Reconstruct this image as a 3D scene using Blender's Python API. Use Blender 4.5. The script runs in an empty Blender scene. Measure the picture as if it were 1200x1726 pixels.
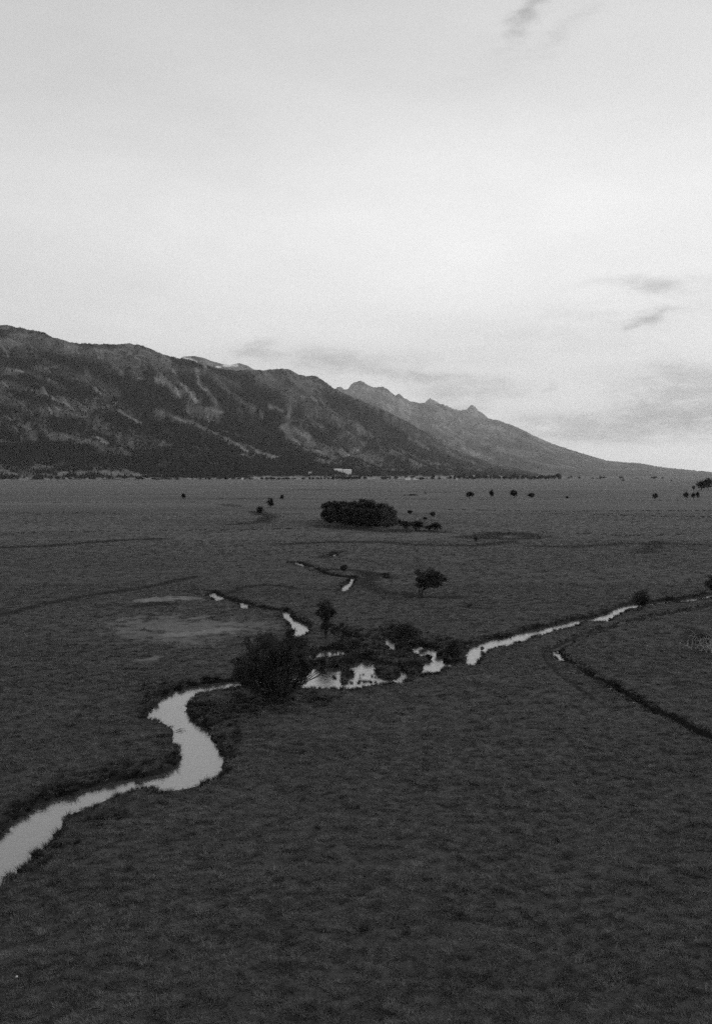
import bpy, math, random
import numpy as np
from mathutils import Vector
from mathutils.bvhtree import BVHTree

R = math.radians
SC = bpy.context.scene
COL = SC.collection

# ------------------------------------------------------------------ camera
CAM_H = 22.0
F_PX = 1500.0                     # focal length in photograph pixels (1200 x 1726)
PITCH = math.atan((863.0 - 801.0) / F_PX)
cam_data = bpy.data.cameras.new("camera")
cam = bpy.data.objects.new("camera", cam_data)
COL.objects.link(cam)
cam.location = (0, 0, CAM_H)
cam.rotation_euler = (math.pi / 2 - PITCH, 0, 0)
cam_data.sensor_fit = 'VERTICAL'
cam_data.sensor_height = 24.0
cam_data.lens = 24.0 * F_PX / 1726.0
cam_data.clip_start = 0.5
cam_data.clip_end = 90000.0
SC.camera = cam
SC.view_settings.view_transform = 'Standard'
SC.view_settings.look = 'None'
SC.view_settings.gamma = 1.0
SC.view_settings.use_curve_mapping = False
SC.view_settings.exposure = 0.0
SC.cycles.max_bounces = 6
SC.cycles.diffuse_bounces = 2
SC.cycles.glossy_bounces = 2
SC.cycles.transmission_bounces = 2
SC.cycles.transparent_max_bounces = 4
SC.cycles.volume_bounces = 0
SC.cycles.use_denoising = False
SC.cycles.use_adaptive_sampling = True      # leaves a fine grain like the photograph's film grain
SC.cycles.adaptive_threshold = 0.035
SC.cycles.adaptive_min_samples = 16
SC.cycles.sample_clamp_indirect = 1.0
SC.cycles.sample_clamp_direct = 4.0

# ------------------------------------------------------------------ world and sun
SUN_AZ, SUN_EL = 64.0, 27.0       # low on the right, a little in front: soft shadows fall to the left
SKY_STRENGTH = 0.1

def build_world():
    w = bpy.data.worlds.new("World")
    SC.world = w
    w.use_nodes = True
    nt = w.node_tree
    nt.nodes.clear()
    N = nt.nodes.new
    L = nt.links.new
    out = N('ShaderNodeOutputWorld')
    bg = N('ShaderNodeBackground')
    bg.inputs['Strength'].default_value = SKY_STRENGTH
    L(bg.outputs[0], out.inputs[0])
    sky = N('ShaderNodeTexSky')
    sky.sky_type = 'NISHITA'
    sky.sun_disc = False
    sky.sun_elevation = R(SUN_EL)
    sky.sun_rotation = R(SUN_AZ)
    sky.dust_density = 3.0
    bw = N('ShaderNodeRGBToBW')
    L(sky.outputs[0], bw.inputs[0])
    tc = N('ShaderNodeTexCoord')
    sep = N('ShaderNodeSeparateXYZ')
    L(tc.outputs['Generated'], sep.inputs[0])

    def val(v):
        n = N('ShaderNodeValue'); n.outputs[0].default_value = v; return n.outputs[0]

    def m(op, a, b=None, c=None, clamp=False):
        n = N('ShaderNodeMath'); n.operation = op; n.use_clamp = clamp
        for i, s in enumerate((a, b, c)):
            if s is None: continue
            if isinstance(s, (int, float)): n.inputs[i].default_value = s
            else: L(s, n.inputs[i])
        return n.outputs[0]

    def noise(vec, scale, detail=4, rough=.55, dist=0.0):
        n = N('ShaderNodeTexNoise')
        n.inputs['Scale'].default_value = scale
        n.inputs['Detail'].default_value = detail
        n.inputs['Roughness'].default_value = rough
        n.inputs['Distortion'].default_value = dist
        L(vec, n.inputs['Vector'])
        return n.outputs[0]

    def comb(x, y, z):
        n = N('ShaderNodeCombineXYZ')
        for i, s in enumerate((x, y, z)):
            if isinstance(s, (int, float)): n.inputs[i].default_value = s
            else: L(s, n.inputs[i])
        return n.outputs[0]

    x, y, z = sep.outputs
    az = m('ARCTAN2', x, y)                      # 0 = along the view axis
    hyp = m('SQRT', m('ADD', m('MULTIPLY', x, x), m('MULTIPLY', y, y)))
    el = m('ARCTAN2', z, hyp)
    # overcast deck: brightness by elevation
    ramp = N('ShaderNodeValToRGB')
    ramp.color_ramp.interpolation = 'EASE'
    cr = ramp.color_ramp
    stops = [(0.0, .90), (.10, .84), (.28, .87), (.48, .70), (.66, .54), (1.0, .42)]
    cr.elements[0].position, cr.elements[0].color = stops[0][0], (stops[0][1],) * 3 + (1,)
    cr.elements[1].position, cr.elements[1].color = stops[-1][0], (stops[-1][1],) * 3 + (1,)
    for p, c in stops[1:-1]:
        e = cr.elements.new(p); e.color = (c, c, c, 1)
    L(m('MULTIPLY', m('MAXIMUM', el, 0.0), 1.1, clamp=True), ramp.inputs[0])
    deck = N('ShaderNodeRGBToBW'); L(ramp.outputs[0], deck.inputs[0]); deck = deck.outputs[0]
    # brighter where the sun stands behind the deck
    ga = m('MULTIPLY', m('SUBTRACT', az, .20), 2.1)
    ge = m('MULTIPLY', m('SUBTRACT', el, .20), 3.4)
    g = m('POWER', 2.718, m('MULTIPLY', m('ADD', m('MULTIPLY', ga, ga), m('MULTIPLY', ge, ge)), -1.0))
    deck = m('ADD', m('MULTIPLY', deck, .975), m('MULTIPLY', g, .19))
    # soft streaks of the whole deck, flattened towards the horizon
    den = m('ADD', m('ABSOLUTE', z), .10)
    p = comb(m('DIVIDE', x, den), m('DIVIDE', y, den), 0.0)
    n1 = noise(p, .55, 6, .55, .4)
    deck = m('MULTIPLY', deck, m('ADD', 1.0, m('MULTIPLY', m('SUBTRACT', n1, .5), .34)))
    pa = comb(az, m('MULTIPLY', el, 3.0), 4.2)
    n2 = noise(pa, 4.0, 5, .6, .3)
    deck = m('MULTIPLY', deck, m('ADD', 1.0, m('MULTIPLY', m('SUBTRACT', n2, .5), .20)))
    # separate grey clouds, by direction (photo pixel -> angles)
    wob = N('ShaderNodeTexNoise'); wob.inputs['Scale'].default_value = 16; wob.inputs['Detail'].default_value = 6
    wob.inputs['Roughness'].default_value = .6
    L(comb(az, m('MULTIPLY', el, 2.2), 0.0), wob.inputs['Vector'])
    wsep = N('ShaderNodeSeparateXYZ'); L(wob.outputs['Color'], wsep.inputs[0])
    azd = m('ADD', az, m('MULTIPLY', m('SUBTRACT', wsep.outputs[0], .5), .075))
    eld = m('ADD', el, m('MULTIPLY', m('SUBTRACT', wsep.outputs[1], .5), .030))
    clouds = [  # px, py, half width, half height, tilt (deg), strength
        (1087, 496, 58, 9, 3, .30), (1103, 546, 20, 9, -14, .34), (1082, 556, 16, 6, -30, .22),
        (1180, 658, 85, 24, 6, .34), (1060, 722, 150, 20, -2, .30), (1170, 706, 130, 17, -3, .28), (1110, 690, 60, 14, 20, .20),
        (1115, 672, 45, 10, 14, .16), (1000, 742, 90, 7, 0, .12), (935, 662, 14, 6, 0, .10),
        (795, 660, 70, 14, 0, .22), (700, 634, 95, 8, 2, .24), (590, 612, 110, 14, 4, .16),
        (432, 584, 26, 9, -22, .16), (500, 600, 90, 9, 4, .08), (890, 22, 46, 14, -48, .24),
        (940, 70, 70, 10, -30, .07), (760, 690, 60, 7, 0, .12), (1330, 700, 150, 18, 0, .25),
        (-120, 620, 120, 12, 0, .14), (1000, 560, 230, 34, -6, .05)]
    tot = None
    for (px, py, rx, ry, rot, st) in clouds:
        a0 = math.atan((px - 600) / F_PX)
        e0 = math.atan((863 - py) / F_PX) - PITCH
        a, b = rx / F_PX, ry / F_PX
        c_, s_ = math.cos(R(-rot)), math.sin(R(-rot))
        du = m('SUBTRACT', azd, a0); dv = m('SUBTRACT', eld, e0)
        uu = m('ADD', m('MULTIPLY', du, c_ / a), m('MULTIPLY', dv, s_ / a))
        vv = m('ADD', m('MULTIPLY', du, -s_ / b), m('MULTIPLY', dv, c_ / b))
        q = m('MULTIPLY', m('POWER', 2.718, m('MULTIPLY', m('ADD', m('MULTIPLY', uu, uu), m('MULTIPLY', vv, vv)), -.85)), st * 2.1)
        tot = q if tot is None else m('ADD', tot, q)
    n3 = noise(comb(az, m('MULTIPLY', el, 3.2), 9.1), 22, 6, .62, .3)
    tot = m('MULTIPLY', tot, m('MULTIPLY', m('MAXIMUM', m('SUBTRACT', n3, .30), 0.0), 4.4))
    tot = m('DIVIDE', tot, m('ADD', 1.0, m('MULTIPLY', tot, 1.3)))
    deck = m('MULTIPLY', deck, m('SUBTRACT', 1.0, tot))
    # the deck carries most of the light, a little of the clear sky comes through
    total = m('ADD', m('MULTIPLY', deck, .90 / SKY_STRENGTH), m('MULTIPLY', m('MINIMUM', bw.outputs[0], 6.0), .10))
    col = comb(total, total, total)
    L(col, bg.inputs['Color'])
build_world()

sun_data = bpy.data.lights.new("sun", 'SUN')
sun_data.energy = 1.5
sun_data.angle = R(10)
sun_data.color = (1, 1, 1)        # black-and-white photograph: neutral light
sun = bpy.data.objects.new("sun", sun_data)
COL.objects.link(sun)
sd = Vector((math.sin(R(SUN_AZ)) * math.cos(R(SUN_EL)), math.cos(R(SUN_AZ)) * math.cos(R(SUN_EL)), math.sin(R(SUN_EL))))
sun.rotation_euler = sd.to_track_quat('Z', 'Y').to_euler()
sun.location = (0, 0, 60)

# ------------------------------------------------------------------ maths helpers
CT, ST = math.cos(PITCH), math.sin(PITCH)
def pdir(px, py):
    a = (np.asarray(px, float) - 600) / F_PX
    b = (863 - np.asarray(py, float)) / F_PX
    return np.stack([a, CT + b * ST, -ST + b * CT], -1)
def at(px, py, z=0.0):
    """ground point (height z) seen at a photograph pixel"""
    d = pdir(px, py)
    t = (z - CAM_H) / d[..., 2]
    return d[..., 0] * t, d[..., 1] * t
def at_dist(px, py, D):
    d = pdir(px, py)
    t = D / d[..., 1]
    return d[..., 0] * t, d[..., 1] * t, CAM_H + d[..., 2] * t
def to_px(x, y, z):
    fz = y * CT - (z - CAM_H) * ST
    up = y * ST + (z - CAM_H) * CT
    return 600 + F_PX * x / fz, 863 - F_PX * up / fz

def _hash(ix, iy, seed):
    h = (ix.astype(np.int64) * 374761393 + iy.astype(np.int64) * 668265263 + seed * 1442695041) & 0xffffffff
    h = ((h ^ (h >> 13)) * 1274126177) & 0xffffffff
    h = (h ^ (h >> 16)) & 0xffffffff
    return h / 4294967295.0
def perlin(x, y, seed=0):
    ix = np.floor(x); iy = np.floor(y)
    fx = x - ix; fy = y - iy
    ux = fx * fx * fx * (fx * (fx * 6 - 15) + 10); uy = fy * fy * fy * (fy * (fy * 6 - 15) + 10)
    def g(dx, dy):
        a = _hash(ix + dx, iy + dy, seed) * 2 * np.pi
        return np.cos(a) * (fx - dx) + np.sin(a) * (fy - dy)
    return ((g(0, 0) * (1 - ux) + g(1, 0) * ux) * (1 - uy) + (g(0, 1) * (1 - ux) + g(1, 1) * ux) * uy) * 1.5
def fbm(x, y, oct=4, seed=0, gain=.5):
    s = 0; a = 1; f = 1
    for o in range(oct):
        s = s + a * perlin(x * f, y * f, seed + o * 17); a *= gain; f *= 2.03
    return s
def ridged(x, y, oct=4, seed=0, gain=.5):
    s = 0; a = 1; f = 1
    for o in range(oct):
        s = s + a * (1 - np.abs(perlin(x * f, y * f, seed + o * 17)) * 2); a *= gain; f *= 2.07
    return s
def sstep(a, b, x):
    t = np.clip((x - a) / (b - a), 0, 1)
    return t * t * (3 - 2 * t)

def seg_dist(x, y, pts, closed=False):
    d = np.full(x.shape, 1e9)
    n = len(pts)
    for i in range(n if closed else n - 1):
        ax, ay = pts[i]; bx, by = pts[(i + 1) % n]
        vx, vy = bx - ax, by - ay
        L2 = vx * vx + vy * vy + 1e-12
        t = np.clip(((x - ax) * vx + (y - ay) * vy) / L2, 0, 1)
        d = np.minimum(d, np.hypot(x - ax - t * vx, y - ay - t * vy))
    return d
def inside(x, y, pts):
    c = np.zeros(x.shape, bool); n = len(pts)
    for i in range(n):
        ax, ay = pts[i]; bx, by = pts[(i + 1) % n]
        if ay == by: continue
        cond = (ay > y) != (by > y)
        c ^= cond & (x < (bx - ax) * (y - ay) / (by - ay) + ax)
    return c
def signed(x, y, polys, pad=4.0):
    """signed distance to the union of polygons, negative inside"""
    s = np.full(x.shape, pad)
    for P in polys:
        P_ = np.array(P)
        lo = P_.min(0) - pad; hi = P_.max(0) + pad
        sel = (x > lo[0]) & (x < hi[0]) & (y > lo[1]) & (y < hi[1])
        if not sel.any(): continue
        xs, ys = x[sel], y[sel]
        d = seg_dist(xs, ys, P, True)
        d = np.where(inside(xs, ys, P), -d, d)
        s[sel] = np.minimum(s[sel], d)
    return s
def lines_dist(x, y, lines, pad=12.0):
    """lines: (points, width): distance / width to the nearest"""
    s = np.full(x.shape, 9.0)
    for P, w in lines:
        P_ = np.array(P)
        r = max(pad, w * 4)
        lo = P_.min(0) - r; hi = P_.max(0) + r
        sel = (x > lo[0]) & (x < hi[0]) & (y > lo[1]) & (y < hi[1])
        if not sel.any(): continue
        s[sel] = np.minimum(s[sel], seg_dist(x[sel], y[sel], P) / w)
    return s

# ------------------------------------------------------------------ mesh helpers
def mesh_np(name, verts, faces, smooth=False):
    me = bpy.data.meshes.new(name)
    verts = np.asarray(verts, np.float32); faces = np.asarray(faces, np.int32)
    k = faces.shape[1]
    me.vertices.add(len(verts)); me.vertices.foreach_set('co', verts.ravel())
    me.loops.add(faces.size); me.loops.foreach_set('vertex_index', faces.ravel())
    me.polygons.add(len(faces))
    me.polygons.foreach_set('loop_start', np.arange(0, faces.size, k, dtype=np.int32))
    me.polygons.foreach_set('use_smooth', np.full(len(faces), smooth, bool))
    me.update(calc_edges=True)
    return me
def grid_faces(nu, nv):
    i = np.arange(nu * nv).reshape(nv, nu)
    return np.stack([i[:-1, :-1], i[:-1, 1:], i[1:, 1:], i[1:, :-1]], -1).reshape(-1, 4)
def add_attr(me, name, data):
    a = me.attributes.new(name, 'FLOAT', 'POINT')
    a.data.foreach_set('value', np.asarray(data, np.float32).ravel())
def link(name, me, mat=None, parent=None, loc=None):
    o = bpy.data.objects.new(name, me)
    COL.objects.link(o)
    if mat is not None and len(me.materials) == 0: me.materials.append(mat)
    if parent is not None: o.parent = parent
    if loc is not None: o.location = loc
    return o
def tag(o, label=None, cat=None, group=None, kind=None):
    if label: o['label'] = label
    if cat: o['category'] = cat
    if group: o['group'] = group
    if kind: o['kind'] = kind
    return o

# ------------------------------------------------------------------ materials
class NT:
    def __init__(s, name):
        s.mat = bpy.data.materials.new(name); s.mat.use_nodes = True
        s.nt = s.mat.node_tree; s.nt.nodes.clear()
        s.out = s.nt.nodes.new('ShaderNodeOutputMaterial')
    def n(s, t, **kw):
        nd = s.nt.nodes.new(t)
        for k, v in kw.items(): setattr(nd, k, v)
        return nd
    def l(s, a, b): s.nt.links.new(a, b)
    def m(s, op, a, b=None, c=None, clamp=False):
        nd = s.n('ShaderNodeMath', operation=op, use_clamp=clamp)
        for i, v in enumerate((a, b, c)):
            if v is None: continue
            if isinstance(v, (int, float)): nd.inputs[i].default_value = v
            else: s.l(v, nd.inputs[i])
        return nd.outputs[0]
    def mix(s, f, a, b):
        return s.m('ADD', a, s.m('MULTIPLY', f, s.m('SUBTRACT', b, a)))
    def noise(s, vec, scale, detail=4, rough=.55, dist=0.):
        nd = s.n('ShaderNodeTexNoise')
        nd.inputs['Scale'].default_value = scale; nd.inputs['Detail'].default_value = detail
        nd.inputs['Roughness'].default_value = rough; nd.inputs['Distortion'].default_value = dist
        s.l(vec, nd.inputs['Vector'])
        return nd.outputs[0]
    def pos(s, sx=1, sy=1, sz=1):
        g = s.n('ShaderNodeNewGeometry')
        mp = s.n('ShaderNodeVectorMath', operation='MULTIPLY')
        mp.inputs[1].default_value = (sx, sy, sz)
        s.l(g.outputs['Position'], mp.inputs[0])
        return mp.outputs[0]
    def attr(s, name):
        a = s.n('ShaderNodeAttribute', attribute_name=name); return a.outputs['Fac']
    def grey(s, v):
        c = s.n('ShaderNodeCombineColor')
        for i in range(3): s.l(v, c.inputs[i])
        return c.outputs[0]
    def step(s, v, a, b):
        nd = s.n('ShaderNodeMapRange', interpolation_type='SMOOTHSTEP')
        nd.inputs[1].default_value = a; nd.inputs[2].default_value = b
        s.l(v, nd.inputs[0]); return nd.outputs[0]
    def bump(s, h, strength, dist):
        b = s.n('ShaderNodeBump'); b.inputs['Strength'].default_value = strength; b.inputs['Distance'].default_value = dist
        s.l(h, b.inputs['Height']); return b.outputs[0]
    def principled(s, colv, rough=.9, spec=.2, normal=None):
        p = s.n('ShaderNodeBsdfPrincipled')
        if isinstance(colv, (int, float)): p.inputs['Base Color'].default_value = (colv,) * 3 + (1,)
        else: s.l(s.grey(colv), p.inputs['Base Color'])
        p.inputs['Roughness'].default_value = rough
        p.inputs['Specular IOR Level'].default_value = spec
        if normal is not None: s.l(normal, p.inputs['Normal'])
        s.l(p.outputs[0], s.out.inputs[0])
        return p

def mat_ground():
    t = NT('meadow_ground')
    g = t.n('ShaderNodeNewGeometry')
    sep = t.n('ShaderNodeSeparateXYZ'); t.l(g.outputs['Position'], sep.inputs[0])
    nz = t.n('ShaderNodeSeparateXYZ'); t.l(g.outputs['True Normal'], nz.inputs[0])
    big = t.noise(t.pos(.006, .014, 0), 1, 5, .6, .3)
    mid = t.noise(t.pos(.05, .12, 0), 1, 5, .6, .2)
    fine = t.noise(t.pos(1.0, 1.7, 1), 1, 5, .7)
    far = t.noise(t.pos(.0016, .010, 0), 1, 6, .65, .2)
    # ground tone lightens from the near meadow to the far pasture
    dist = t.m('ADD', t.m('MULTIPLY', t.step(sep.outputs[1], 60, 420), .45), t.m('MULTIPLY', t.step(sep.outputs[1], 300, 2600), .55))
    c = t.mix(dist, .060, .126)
    c = t.m('MULTIPLY', c, t.m('ADD', .40, t.m('MULTIPLY', big, 1.2)))
    c = t.m('MULTIPLY', c, t.m('ADD', .72, t.m('MULTIPLY', mid, .56)))
    c = t.m('MULTIPLY', c, t.m('ADD', .45, t.m('MULTIPLY', fine, 1.1)))
    c = t.m('MULTIPLY', c, t.m('ADD', .50, t.m('MULTIPLY', far, 1.0)))
    dry = t.m('MULTIPLY', t.attr('dry'), t.step(t.noise(t.pos(.35, .9, 0), 1, 5, .65), .05, .55))
    c = t.mix(dry, c, .17)
    c = t.mix(t.attr('sedge'), c, .017)
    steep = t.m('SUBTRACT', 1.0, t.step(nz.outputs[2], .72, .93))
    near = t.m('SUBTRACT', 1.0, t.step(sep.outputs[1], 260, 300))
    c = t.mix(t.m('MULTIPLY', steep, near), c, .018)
    b = t.bump(t.noise(t.pos(2.2, 2.2, 2.2), 1, 6, .7), .6, .12)
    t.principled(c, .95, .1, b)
    return t.mat
def mat_water():
    t = NT('stream_water')
    h1 = t.noise(t.pos(.55, 1.3, 1), 1, 4, .6, .5)
    h2 = t.noise(t.pos(3.0, 6.0, 1), 1, 3, .6, .3)
    h = t.m('ADD', t.m('MULTIPLY', h1, .8), t.m('MULTIPLY', h2, .25))
    c = t.mix(t.noise(t.pos(.12, .2, 0), 1, 3), .03, .07)
    p = t.principled(c, .10, .5, t.bump(h, .6, .035))
    p.inputs['IOR'].default_value = 3.3
    return t.mat
def mat_grass(name, lo, hi, trans=.25):
    t = NT(name)
    oi = t.n('ShaderNodeObjectInfo')
    v = t.noise(t.pos(.16, .28, 0), 1, 4, .65, .2)
    v2 = t.noise(t.pos(1.1, 1.5, 0), 1, 4, .65)
    rn = oi.outputs['Random']
    f = t.m('ADD', t.m('MULTIPLY', t.m('MULTIPLY', rn, rn), .65), t.m('ADD', t.m('MULTIPLY', t.step(v, .35, .68), .22), t.m('MULTIPLY', t.step(v2, .38, .66), .35)))
    c = t.mix(f, lo, hi)
    g = t.grey(c)
    d = t.n('ShaderNodeBsdfDiffuse'); t.l(g, d.inputs[0])
    tr = t.n('ShaderNodeBsdfTranslucent'); t.l(g, tr.inputs[0])
    mx = t.n('ShaderNodeMixShader'); mx.inputs[0].default_value = trans
    t.l(d.outputs[0], mx.inputs[1]); t.l(tr.outputs[0], mx.inputs[2]); t.l(mx.outputs[0], t.out.inputs[0])
    return t.mat
def mat_leaf(name, lo, hi):
    t = NT(name)
    v = t.noise(t.pos(.9, .9, .9), 1, 4, .7)
    c = t.mix(t.step(v, .38, .62), lo, hi)
    g = t.grey(c)
    d = t.n('ShaderNodeBsdfDiffuse'); t.l(g, d.inputs[0])
    tr = t.n('ShaderNodeBsdfTranslucent'); t.l(g, tr.inputs[0])
    mx = t.n('ShaderNodeMixShader'); mx.inputs[0].default_value = .25
    t.l(d.outputs[0], mx.inputs[1]); t.l(tr.outputs[0], mx.inputs[2]); t.l(mx.outputs[0], t.out.inputs[0])
    return t.mat
def mat_bark(name, v):
    t = NT(name)
    n = t.noise(t.pos(6, 6, 1.5), 1, 4, .6)
    t.principled(t.m('MULTIPLY', t.m('ADD', .6, t.m('MULTIPLY', n, .8)), v), .9, .2, t.bump(n, .5, .02))
    return t.mat
def mat_plain(name, v, rough=.8, var=.15):
    t = NT(name)
    n = t.noise(t.pos(.3, .3, .3), 1, 4, .6)
    t.principled(t.m('MULTIPLY', t.m('ADD', 1 - var, t.m('MULTIPLY', n, 2 * var)), v), rough, .3)
    return t.mat
def mat_mountain(name, forest, bare, rock, s=1.0):
    t = NT(name)
    fine = t.noise(t.pos(.02 * s, .02 * s, .02 * s), 1, 6, .7)
    mid = t.noise(t.pos(.0035 * s, .0035 * s, .0035 * s), 1, 6, .65)
    op = t.attr('open')
    c = t.mix(t.m('POWER', op, 1.1), forest, bare)
    c = t.mix(t.attr('rock'), c, rock)
    c = t.mix(t.attr('snow'), c, .75)
    c = t.m('MULTIPLY', c, t.m('ADD', .45, t.m('MULTIPLY', fine, 1.1)))
    c = t.m('MULTIPLY', c, t.m('ADD', .5, t.m('MULTIPLY', mid, 1.0)))
    t.principled(c, .95, .05, t.bump(fine, .8, 14 / s))
    return t.mat

M_ground = mat_ground()
M_water = mat_water()
M_grass = mat_grass('meadow_grass', .044, .23, .4)
M_sedge = mat_grass('bank_sedge', .020, .075)
M_leaf = mat_leaf('willow_leaves', .030, .085)
M_leaf_dark = mat_leaf('cottonwood_leaves', .028, .075)
M_leaf_grey = mat_leaf('shrub_leaves', .055, .130)
M_leaf_far = mat_leaf('far_leaves', .020, .045)
M_bark = mat_bark('dark_bark', .035)
M_bark_pale = mat_bark('weathered_wood', .27)
M_wall = mat_plain('white_wall', .88, .7, .08)
M_roof = mat_plain('grey_roof', .30)
M_window = mat_plain('dark_window', .05, .2)
M_stone = mat_plain('pale_stone', .45)
M_conifer = mat_leaf('conifer_needles', .018, .042)
M_leaf_belt_hazed = mat_leaf('hazed_belt_leaves', .035, .06)  # leaf colour lightened to stand in for haze over the far belt

# ------------------------------------------------------------------ water courses traced from the photograph
WATER_Z = -0.34
def water_poly(pts, bank=0.10):
    """far edges lie on the water line, near edges on top of the near bank that hides the water"""
    P = np.array(pts, float); n = len(P)
    area = 0.5 * sum(P[i][0] * P[(i + 1) % n][1] - P[(i + 1) % n][0] * P[i][1] for i in range(n))
    out = []
    for i in range(n):
        t = P[(i + 1) % n] - P[i - 1]
        nx, ny = t[1], -t[0]
        if area < 0: nx, ny = -nx, -ny            # outward normal, y down
        L = math.hypot(nx, ny) + 1e-9
        w = float(sstep(-.35, .55, np.array(ny / L)))
        z = WATER_Z + (bank - WATER_Z) * w
        x, y = at(P[i][0], P[i][1], z)
        out.append((float(x), float(y)))
    return out
RIVER = [(-260, 1600), (-120, 1496), (-40, 1440), (0, 1412), (20, 1392), (33, 1377), (57, 1363), (60, 1358), (90, 1347), (105, 1339), (125, 1343),
         (140, 1331), (165, 1325), (200, 1316), (235, 1312), (270, 1306), (285, 1303), (295, 1292), (304, 1280), (303, 1265),
         (300, 1250), (290, 1241), (288, 1233), (293, 1226), (283, 1220), (270, 1213), (246, 1206), (252, 1196), (254, 1190),
         (268, 1185), (272, 1174), (290, 1168), (297, 1162), (305, 1165), (318, 1156), (335, 1157), (350, 1152), (380, 1150),
         (400, 1148), (440, 1146), (470, 1144), (500, 1140), (516, 1130), (530, 1122), (545, 1121), (570, 1122), (585, 1118),
         (606, 1118), (608, 1112), (628, 1112), (632, 1119), (650, 1122), (672, 1127), (688, 1132), (698, 1133), (712, 1126),
         (712, 1120), (725, 1113), (730, 1107), (755, 1106), (770, 1106), (783, 1104), (788, 1096), (790, 1090), (805, 1087),
         (825, 1077), (838, 1075), (850, 1075), (870, 1068), (880, 1065), (900, 1061), (920, 1057), (945, 1051), (960, 1046),
         (980, 1043), (1005, 1040), (1020, 1034), (1040, 1024), (1055, 1020), (1070, 1018), (1100, 1015), (1130, 1012),
         (1150, 1010), (1175, 1006), (1200, 1002), (1260, 994), (1400, 984),
         (1400, 990), (1260, 999), (1200, 1006), (1175, 1010), (1150, 1014), (1130, 1015), (1100, 1018), (1070, 1023), (1060, 1025),
         (1042, 1034), (1030, 1040), (1022, 1046), (1008, 1046), (992, 1045), (980, 1047), (965, 1055), (952, 1058), (935, 1061), (915, 1067), (893, 1073),
         (882, 1079), (868, 1081), (857, 1087), (838, 1089), (822, 1093), (812, 1101), (804, 1110), (800, 1119), (790, 1119), (780, 1116),
         (760, 1120), (745, 1123), (743, 1131), (726, 1135), (716, 1134), (706, 1137), (692, 1139), (682, 1143), (675, 1149), (655, 1149), (640, 1152),
         (626, 1152), (618, 1156), (600, 1158), (575, 1159), (545, 1158), (520, 1157), (490, 1156), (460, 1154), (430, 1153),
         (412, 1153), (385, 1157), (360, 1160), (340, 1166), (330, 1169), (320, 1181), (313, 1193), (315, 1205), (330, 1218),
         (340, 1224), (352, 1227), (355, 1238), (364, 1255), (372, 1268), (378, 1276), (378, 1286), (372, 1298), (364, 1308),
         (348, 1315), (330, 1321), (310, 1326), (283, 1330), (262, 1326), (230, 1326), (200, 1337), (165, 1350), (140, 1362),
         (127, 1368), (110, 1370), (103, 1385), (95, 1400), (85, 1415), (60, 1438), (35, 1457), (15, 1475), (0, 1484),
         (-40, 1512), (-150, 1600), (-260, 1690)]
POOLS = [
    [(519, 1106), (524, 1101), (538, 1097), (556, 1095), (574, 1094), (587, 1098), (589, 1107), (578, 1110), (560, 1109), (540, 1108), (528, 1111)],
    [(474, 1037), (481, 1029), (489, 1034), (494, 1043), (505, 1047), (521, 1055), (521, 1064), (511, 1070), (498, 1074), (490, 1071), (493, 1058), (488, 1047)],
    [(404, 1020), (410, 1017), (419, 1019), (418, 1024), (410, 1025)],
    [(349, 1003), (361, 998), (368, 1004), (376, 1011), (366, 1011), (358, 1006)],
    [(573, 996), (577, 989), (587, 982), (594, 974), (598, 975), (592, 986), (583, 996)],
    [(560, 935), (566, 933), (567, 937), (562, 938)],
    [(499, 949), (508, 949), (508, 953), (501, 953)],
    [(645, 971), (650, 970), (650, 974)],
    [(645, 1075), (655, 1074), (668, 1085), (668, 1096), (656, 1092)],
    [(690, 1088), (700, 1090), (708, 1086), (716, 1092), (737, 1093), (735, 1103), (722, 1105), (708, 1104), (696, 1098)],
    [(934, 1104), (941, 1100), (943, 1106), (937, 1107)],
    [(366, 850.3), (388, 849.6), (410, 852.8), (400, 853.8), (384, 852.6)],
    [(1066, 1180), (1069, 1180), (1075, 1185), (1072, 1185.5)], [(1028, 1156), (1030, 1156), (1034, 1159), (1032, 1159)], [(1134, 1216), (1136, 1216), (1139, 1219), (1137, 1219)],
]
ISLANDS = [
    [(549, 1113), (572, 1109), (600, 1108), (607, 1112), (600, 1119), (584, 1121), (566, 1123), (552, 1120)],  # added reed island standing in for grey reflections on the water
    [(572, 1122), (585, 1121), (589, 1126), (583, 1130), (573, 1129)],
    [(575, 1137), (592, 1132), (600, 1135), (592, 1139), (584, 1147), (575, 1148)],
    [(631, 1122), (650, 1124), (672, 1130), (674, 1137), (662, 1141), (646, 1141), (633, 1134)],
    [(683, 1126), (700, 1122), (712, 1125), (708, 1133), (694, 1137), (684, 1135)],
    [(748, 1108), (775, 1106), (787, 1108), (786, 1116), (768, 1119), (748, 1116)],
]
WPOLYS = [water_poly(RIVER)] + [water_poly(p) for p in POOLS]
IPOLYS = [[tuple(float(c) for c in at(a, b, -.3)) for a, b in p] for p in ISLANDS]
def wline(pts, z=0.0): return [tuple(float(c) for c in at(a, b, z)) for a, b in pts]
TRENCH = [   # narrow dark channels: points, half width m, depth
    (wline([(937, 1098), (950, 1111), (975, 1124), (1000, 1139), (1040, 1162), (1080, 1186), (1120, 1206), (1160, 1225), (1200, 1245), (1260, 1275), (1340, 1316)]), .72, .8),
    (wline([(365, 1002), (390, 1010), (420, 1018), (450, 1025), (480, 1030)]), 1.3, .8),
    (wline([(490, 946), (505, 949), (530, 958), (550, 967), (575, 971), (597, 973)]), 1.6, .8),
    (wline([(936, 1098), (935, 1092), (960, 1080), (985, 1070), (1020, 1058), (1060, 1048), (1100, 1037), (1150, 1029), (1200, 1019), (1260, 1008), (1400, 990)]), .75, .45),
]
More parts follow.
